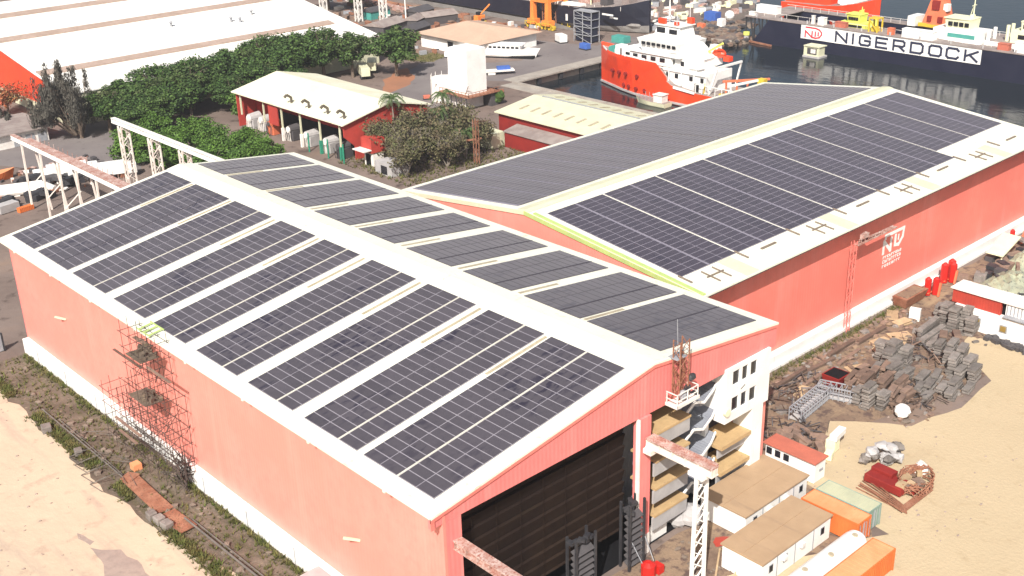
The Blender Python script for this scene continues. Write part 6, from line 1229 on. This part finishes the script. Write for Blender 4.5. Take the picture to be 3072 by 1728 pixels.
mono('rail', lambda m: [m.bar((251.2, y, 5.6), (251.2, y, 6.8), .09) for y in range(12, 150, 4)] + [m.bar((251.2, 12, 6.8), (251.2, 150, 6.8), .08)] + [m.bar((265.9, y, 5.6), (265.9, y, 6.9), .1) for y in range(12, 150, 3)] + [m.bar((265.9, 12, 6.9), (265.9, 150, 6.9), .09)], 'white_dirty', t)
def tug(name, label, cx, y0, L_, B_, zk, zd, hm, wm_, housem, hz, wl, bow=1, mast=6, group='vessels in the floating dock'):
    t = thing(name, label, 'ship', (cx, y0 + L_ / 2, zk), group); t.rotation_euler = (0, 0, 1.5708 * bow)
    H = hull(L_, B_, 0, zd - zk, 1.2, .8); H.v = [(x - L_ / 2, y, z) for x, y, z in H.v]; local('hull', H, [hm, 'deckgrey'], t); d = zd - zk
    a = -L_ * .18; local('deck_house', box(a, a + L_ * .44, -B_ * .66, B_ * .66, d, d + hz), housem, t)
    local('deck_trim', (lambda m: (m.box(a + L_ * .05, a + L_ * .3, B_ * .66, B_ * .68, d + hz * .35, d + hz * .7), m.box(a + L_ * .1, a + L_ * .3, -B_ * .68, -B_ * .66, d + hz * .35, d + hz * .7), m)[-1])(MB()), 'teal' if housem == 'white' else 'glass', t)
    b0 = a + L_ * .12; bw_ = L_ * .22
    mb = MB(); mb.hexa([(b0, -B_ * .5, d + hz), (b0 + bw_, -B_ * .45, d + hz), (b0 + bw_, B_ * .45, d + hz), (b0, B_ * .5, d + hz), (b0 - .2, -B_ * .55, d + hz + wl), (b0 + bw_ + .4, -B_ * .5, d + hz + wl), (b0 + bw_ + .4, B_ * .5, d + hz + wl), (b0 - .2, B_ * .55, d + hz + wl)]); w_ = local('wheelhouse', mb, wm_, t)
    mb = MB(); zz = d + hz + wl * .5
    for k in range(4):
        for sg in (-1, 1): mb.obox((b0 + .5 + k * (bw_ - .6) / 4 + .3, sg * B_ * .525, zz), (bw_ / 5.5, .16, wl * .4))
    for k in range(3): mb.obox((b0 + bw_ + .2, -B_ * .3 + k * B_ * .3, zz), (.2, B_ * .2, wl * .4))
    local('window_band', mb, 'glass', w_)
    mb = MB(); top = d + hz + wl; mb.box(b0 - .3, b0 + bw_ + .6, -B_ * .58, B_ * .58, top, top + .18); mb.tube((b0 + .6, 0, top), (b0 + .6, 0, top + mast), .22, .1, 6); mb.bar((b0 + .6, -1.2, top + mast * .55), (b0 + .6, 1.2, top + mast * .55), .16); mb.bar((b0 + 1.6, 0, top), (b0 + .7, 0, top + mast * .6), .14); mb.box(b0 + .2, b0 + 1.2, -.5, .5, top + .2, top + 1.1); local('mast', mb, wm_, t)
    mb = MB(); mb.tube((a - 1.4, -B_ * .35, d), (a - 1.4, -B_ * .35, d + hz + 1), .5, .5, 8); mb.tube((a - 1.4, B_ * .35, d), (a - 1.4, B_ * .35, d + hz + 1), .5, .5, 8); mb.tube((L_ * .3, -1, d + 1.2), (L_ * .3, 1, d + 1.2), .6, .6, 8); local('funnel', mb, housem, t)
    return t
tug('tug', 'yellow green tug sitting in the dock just above the letters of the name board', 256.5, 109.5, 18, 3.8, -.2, 4.6, 'hull_red', 'yellow', 'yellow', 1.9, 2.2, 1, 2.2)
tug('tug', 'large white tug with green trim and cream wheelhouse in the dock', 257, 70.5, 31, 5.2, -.2, 5.2, 'white', 'cream', 'white', 3.2, 2.8, 1, 6.5)
tug('tug', 'smaller cream wheelhouse vessel right of the white tug', 259, 60, 20, 4.0, -.2, 6.4, 'white', 'cream', 'cream', 3.2, 2.4, -1, 2.2)
tug('tug', 'dark upper works of a vessel cut by the right edge of the picture', 257, 47, 22, 4.4, -.2, 6.6, 'hull_black', 'rackslat', 'greywall', 3.6, 2.8, 1, 5)
t = thing('dock_crane', 'coral red tapering dock crane with dark windows standing on the far dock wall', 'crane', (268, 100.3, 5.6))
mb = MB(); mb.hexa([(265.8, 96.6, 6.4), (270.2, 96.6, 6.4), (270.2, 104.2, 6.4), (265.8, 104.2, 6.4), (266.5, 98.6, 14), (269.8, 98.6, 14), (269.8, 102.2, 14), (266.5, 102.2, 14)]); mb.hexa([(266.3, 98.2, 14), (270, 98.2, 14), (270, 102.6, 14), (266.3, 102.6, 14), (266.8, 99.4, 24), (269.4, 99.4, 24), (269.4, 101.2, 24), (266.8, 101.2, 24)]); part('tower', mb, 'cranered', t)
mono('window', lambda m: (m.box(265.5, 266.2, 98.0, 99.4, 7.2, 8.8), m.box(265.5, 266.2, 101.4, 102.6, 7.2, 8.8), m.box(265.8, 266.6, 99.4, 101.6, 10.6, 13.2)), 'darkred', t)
mono('base', lambda m: (m.box(265.4, 270.4, 96.0, 105, 5.62, 6.4), m.box(265.2, 266, 97, 98.6, 5.7, 6.6), m.box(265.2, 266, 102.5, 105, 5.7, 6.6)), 'yellow2', t)
mono('jib', lambda m: m.bar((268, 100.3, 22), (268, 84, 32), .8), 'cranered', t); mono('cab', lambda m: m.box(266.2, 268, 97.0, 98.3, 10.4, 12.4), 'white', t)
solo('white_crate', box(264.2, 269.5, 105.4, 107.8, 5.64, 8.4), 'white', 'white shelter left of the coral red dock crane', 'shelter', (267, 106.6, 5.64))
t = thing('yellow_frame', 'orange yellow steel frame right of the yellow green tug', 'frame', (250.5, 110, 5.6)); mono('frame', lambda m: [m.bar((x, y, 5.62), (x, y, 9.4), .35) for x in (249.4, 252) for y in (108.6, 111.2)] + [m.box(249.2, 252.2, 108.4, 111.4, 9.3, 9.6), m.bar((249.4, 108.6, 6), (249.4, 111.2, 9), .25), m.box(250, 251.6, 109, 110.8, 5.7, 7)], 'yellow2', t)
for i, (x, y, sx, sy, sz, m_, lb) in enumerate(((250, 126.8, 1.8, 2.0, 2.0, 'white', 'white cabinet on the dock wall left of the yellow green tug'), (249.6, 129.6, .7, .9, 2.3, 'white_dirty', 'thin white winch post on the dock wall near the emblem'), (250.0, 96.0, 2.4, 9.2, 2.2, 'white', 'long white container on the dock wall above the letters'), (249.8, 104.4, 1.4, 1.6, 1.7, 'cranered', 'small red bin on the dock wall left of the long white container'), (250.2, 66.5, 2.4, 4.6, 2.6, 'white', 'white box on the dock wall at the right edge of the picture'), (250.2, 72.0, 1.6, 3.0, 1.6, 'redroof', 'rusty box on the dock wall right of the name board'), (250.4, 120.6, 1.6, 3.4, 1.4, 'redroof', 'rust coloured box on the dock wall in front of the yellow green tug'), (256, 150.0, 2.4, 7.6, 2.2, 'white', 'white flat roofed container at the left end of the dock'), (250.0, 151.5, 1.2, 2.0, 1.0, 'white_dirty', 'small white box at the left corner of the dock'))):
    mb = MB(); mb.box(x - sx / 2, x + sx / 2, y - sy / 2, y + sy / 2, 5.63, 5.63 + sz); mb.box(x - sx / 2 - .1, x + sx / 2 + .1, y - sy / 2 - .1, y + sy / 2 + .1, 5.63 + sz, 5.75 + sz)
    for k in range(int(sy / .9)): mb.box(x - sx / 2 - .04, x - sx / 2, y - sy / 2 + .2 + k * .9, y - sy / 2 + .3 + k * .9, 5.7, 5.6 + sz)
    solo('deck_box', mb, m_, lb, 'box', (x, y, 5.63), 'boxes on the dock wall')
t = thing('supply_ship', 'orange red ship beyond the dock at the top edge of the picture', 'ship', (292, 148, -2))
st = [(166, 6.5, 6.2, 3.6), (150, 7, 6.6, 3.8), (143, 7, 6.4, 4.6), (138, 5.6, 4.0, 5.6), (134.5, 2.6, 1.2, 6.6), (133, .3, .1, 7)]
shiphull('hull', st, 292, -3, ['hull_red', 'hull_red', 'deckgrey'], t)
mono('deck_house', lambda m: (m.box(287, 297, 148, 158, 3.8, 8.0), m.box(286.6, 297.4, 158, 165, 3.6, 4.8)), 'hull_red', t); mono('window_band', lambda m: m.box(286.9, 287.05, 149, 157, 6.2, 7.2), 'glass', t)
mono('upper_deck', lambda m: (m.box(288, 296, 140, 146, 4.6, 8.0), m.box(286.2, 287, 142, 144, 4.6, 6)), 'white', t); mono('mast', lambda m: m.tube((292, 152, 9.4), (292, 152, 18), .4, .15, 7), 'white', t)
t = thing('mooring_platform', 'rusty mooring arm lying on the water at the left foot of the dock', 'pontoon', (246, 148, -2)); mono('arm', lambda m: (m.bar((247.0, 151.5, -1.6), (245.6, 141.0, -1.7), .5), m.box(244, 247, 150.5, 152.5, -2.2, -.8)), 'rust', t)
t = thing('mooring_buoy', 'pale yellow topped mooring pile in front of the left end of the dock', 'pile', (246.6, 151, -2)); mono('pile', lambda m: m.tube((246.6, 151, -2.5), (246.6, 151, .2), .8, .8, 10), 'greyconc', t); mono('cap', lambda m: m.tube((246.6, 151, .2), (246.6, 151, 1.1), 1.0, 1.0, 10), 'yellow', t)
# shore between the ship and the dock
mb = MB(); r2 = random.Random(99)
for k in range(420):
    f = r2.random(); x = r2.uniform(222, 262); y = 158 + (x - 222) * .05 + r2.uniform(-2, 14) if x < 252 else r2.uniform(158, 176); s = r2.uniform(.4, 1.6); mb.blob((x, y if y > 151 else 151, r2.uniform(-.4, .5)), (s * 1.3, s, s * .6), r2.randrange(3), 5, 3, .3)
for k in range(60): s = r2.uniform(.6, 1.6); mb.blob((r2.uniform(236, 250), r2.uniform(149, 158), r2.uniform(-2, -.6)), (s * 1.2, s, s * .8), r2.randrange(3), 5, 3, .3)
tag(emit('rubble', mb, ['rubble', 'rackslat', 'slab_brown']), 'rubble and rusty scrap on the shore between the vessel and the dock', 'rubble', kind='stuff')
mb = MB()
for k in range(230): mb.obox((r2.uniform(236, 300), r2.uniform(176, 240), .5), (r2.uniform(.8, 5), r2.uniform(.5, 2.4), r2.uniform(.4, 2.4)), r2.uniform(0, 3), r2.randrange(5))
tag(emit('junk', mb, ['white_dirty', 'beam_rust', 'rackslat', 'galv', 'cream']), 'pipes, plates and containers scattered over the far shore', 'junk', kind='stuff')
for i, (x, y, sx, sy, sz, m_, lb) in enumerate(((256, 171.5, 3, 4.5, 3.6, 'blue', 'bright blue container on the shore behind the dock end'), (252.6, 165.2, 2, 2, 2.6, 'white', 'lower white drum stacked beside the blue container'), (246, 168, 1.6, 2.2, 1.8, 'cranered', 'small red box on the rubble shore'), (214.5, 173.5, 3, 5, 2.0, 'teal', 'dark green box behind the bow of the orange red vessel'))):
    mb = MB(); mb.box(x - sx / 2, x + sx / 2, y - sy / 2, y + sy / 2, .02, sz)
    for k in range(int(sy / .7)): mb.box(x - sx / 2 - .06, x - sx / 2, y - sy / 2 + .2 + k * .7, y - sy / 2 + .5 + k * .7, .2, sz - .2)
    solo('shore_box', mb, m_, lb, 'box', (x, y, 0))
mb = MB(); mb.blob((263, 170, 1.6), (1.6, 1.6, 1.6), 0, 12, 8, 0); solo('white_sphere', mb, 'white', 'white ball shaped tank on the shore right of the blue container', 'tank', (263, 170, 0))

# ---------------------------------------------------------------- coastal haze
hm_ = bpy.data.materials.new('haze'); hm_.use_nodes = True; ht = hm_.node_tree; ht.nodes.remove(ht.nodes['Principled BSDF'])
pv = ht.nodes.new('ShaderNodeVolumePrincipled'); pv.inputs['Color'].default_value = (.93, .95, 1, 1); pv.inputs['Density'].default_value = .0002; pv.inputs['Anisotropy'].default_value = .2
ht.links.new(pv.outputs[0], [n for n in ht.nodes if n.type == 'OUTPUT_MATERIAL'][0].inputs['Volume'])
X['haze'] = hm_
tag(emit('haze', box(-650, 3600, -2600, 3600, -8, 90), 'haze'), None, None, kind='stuff')
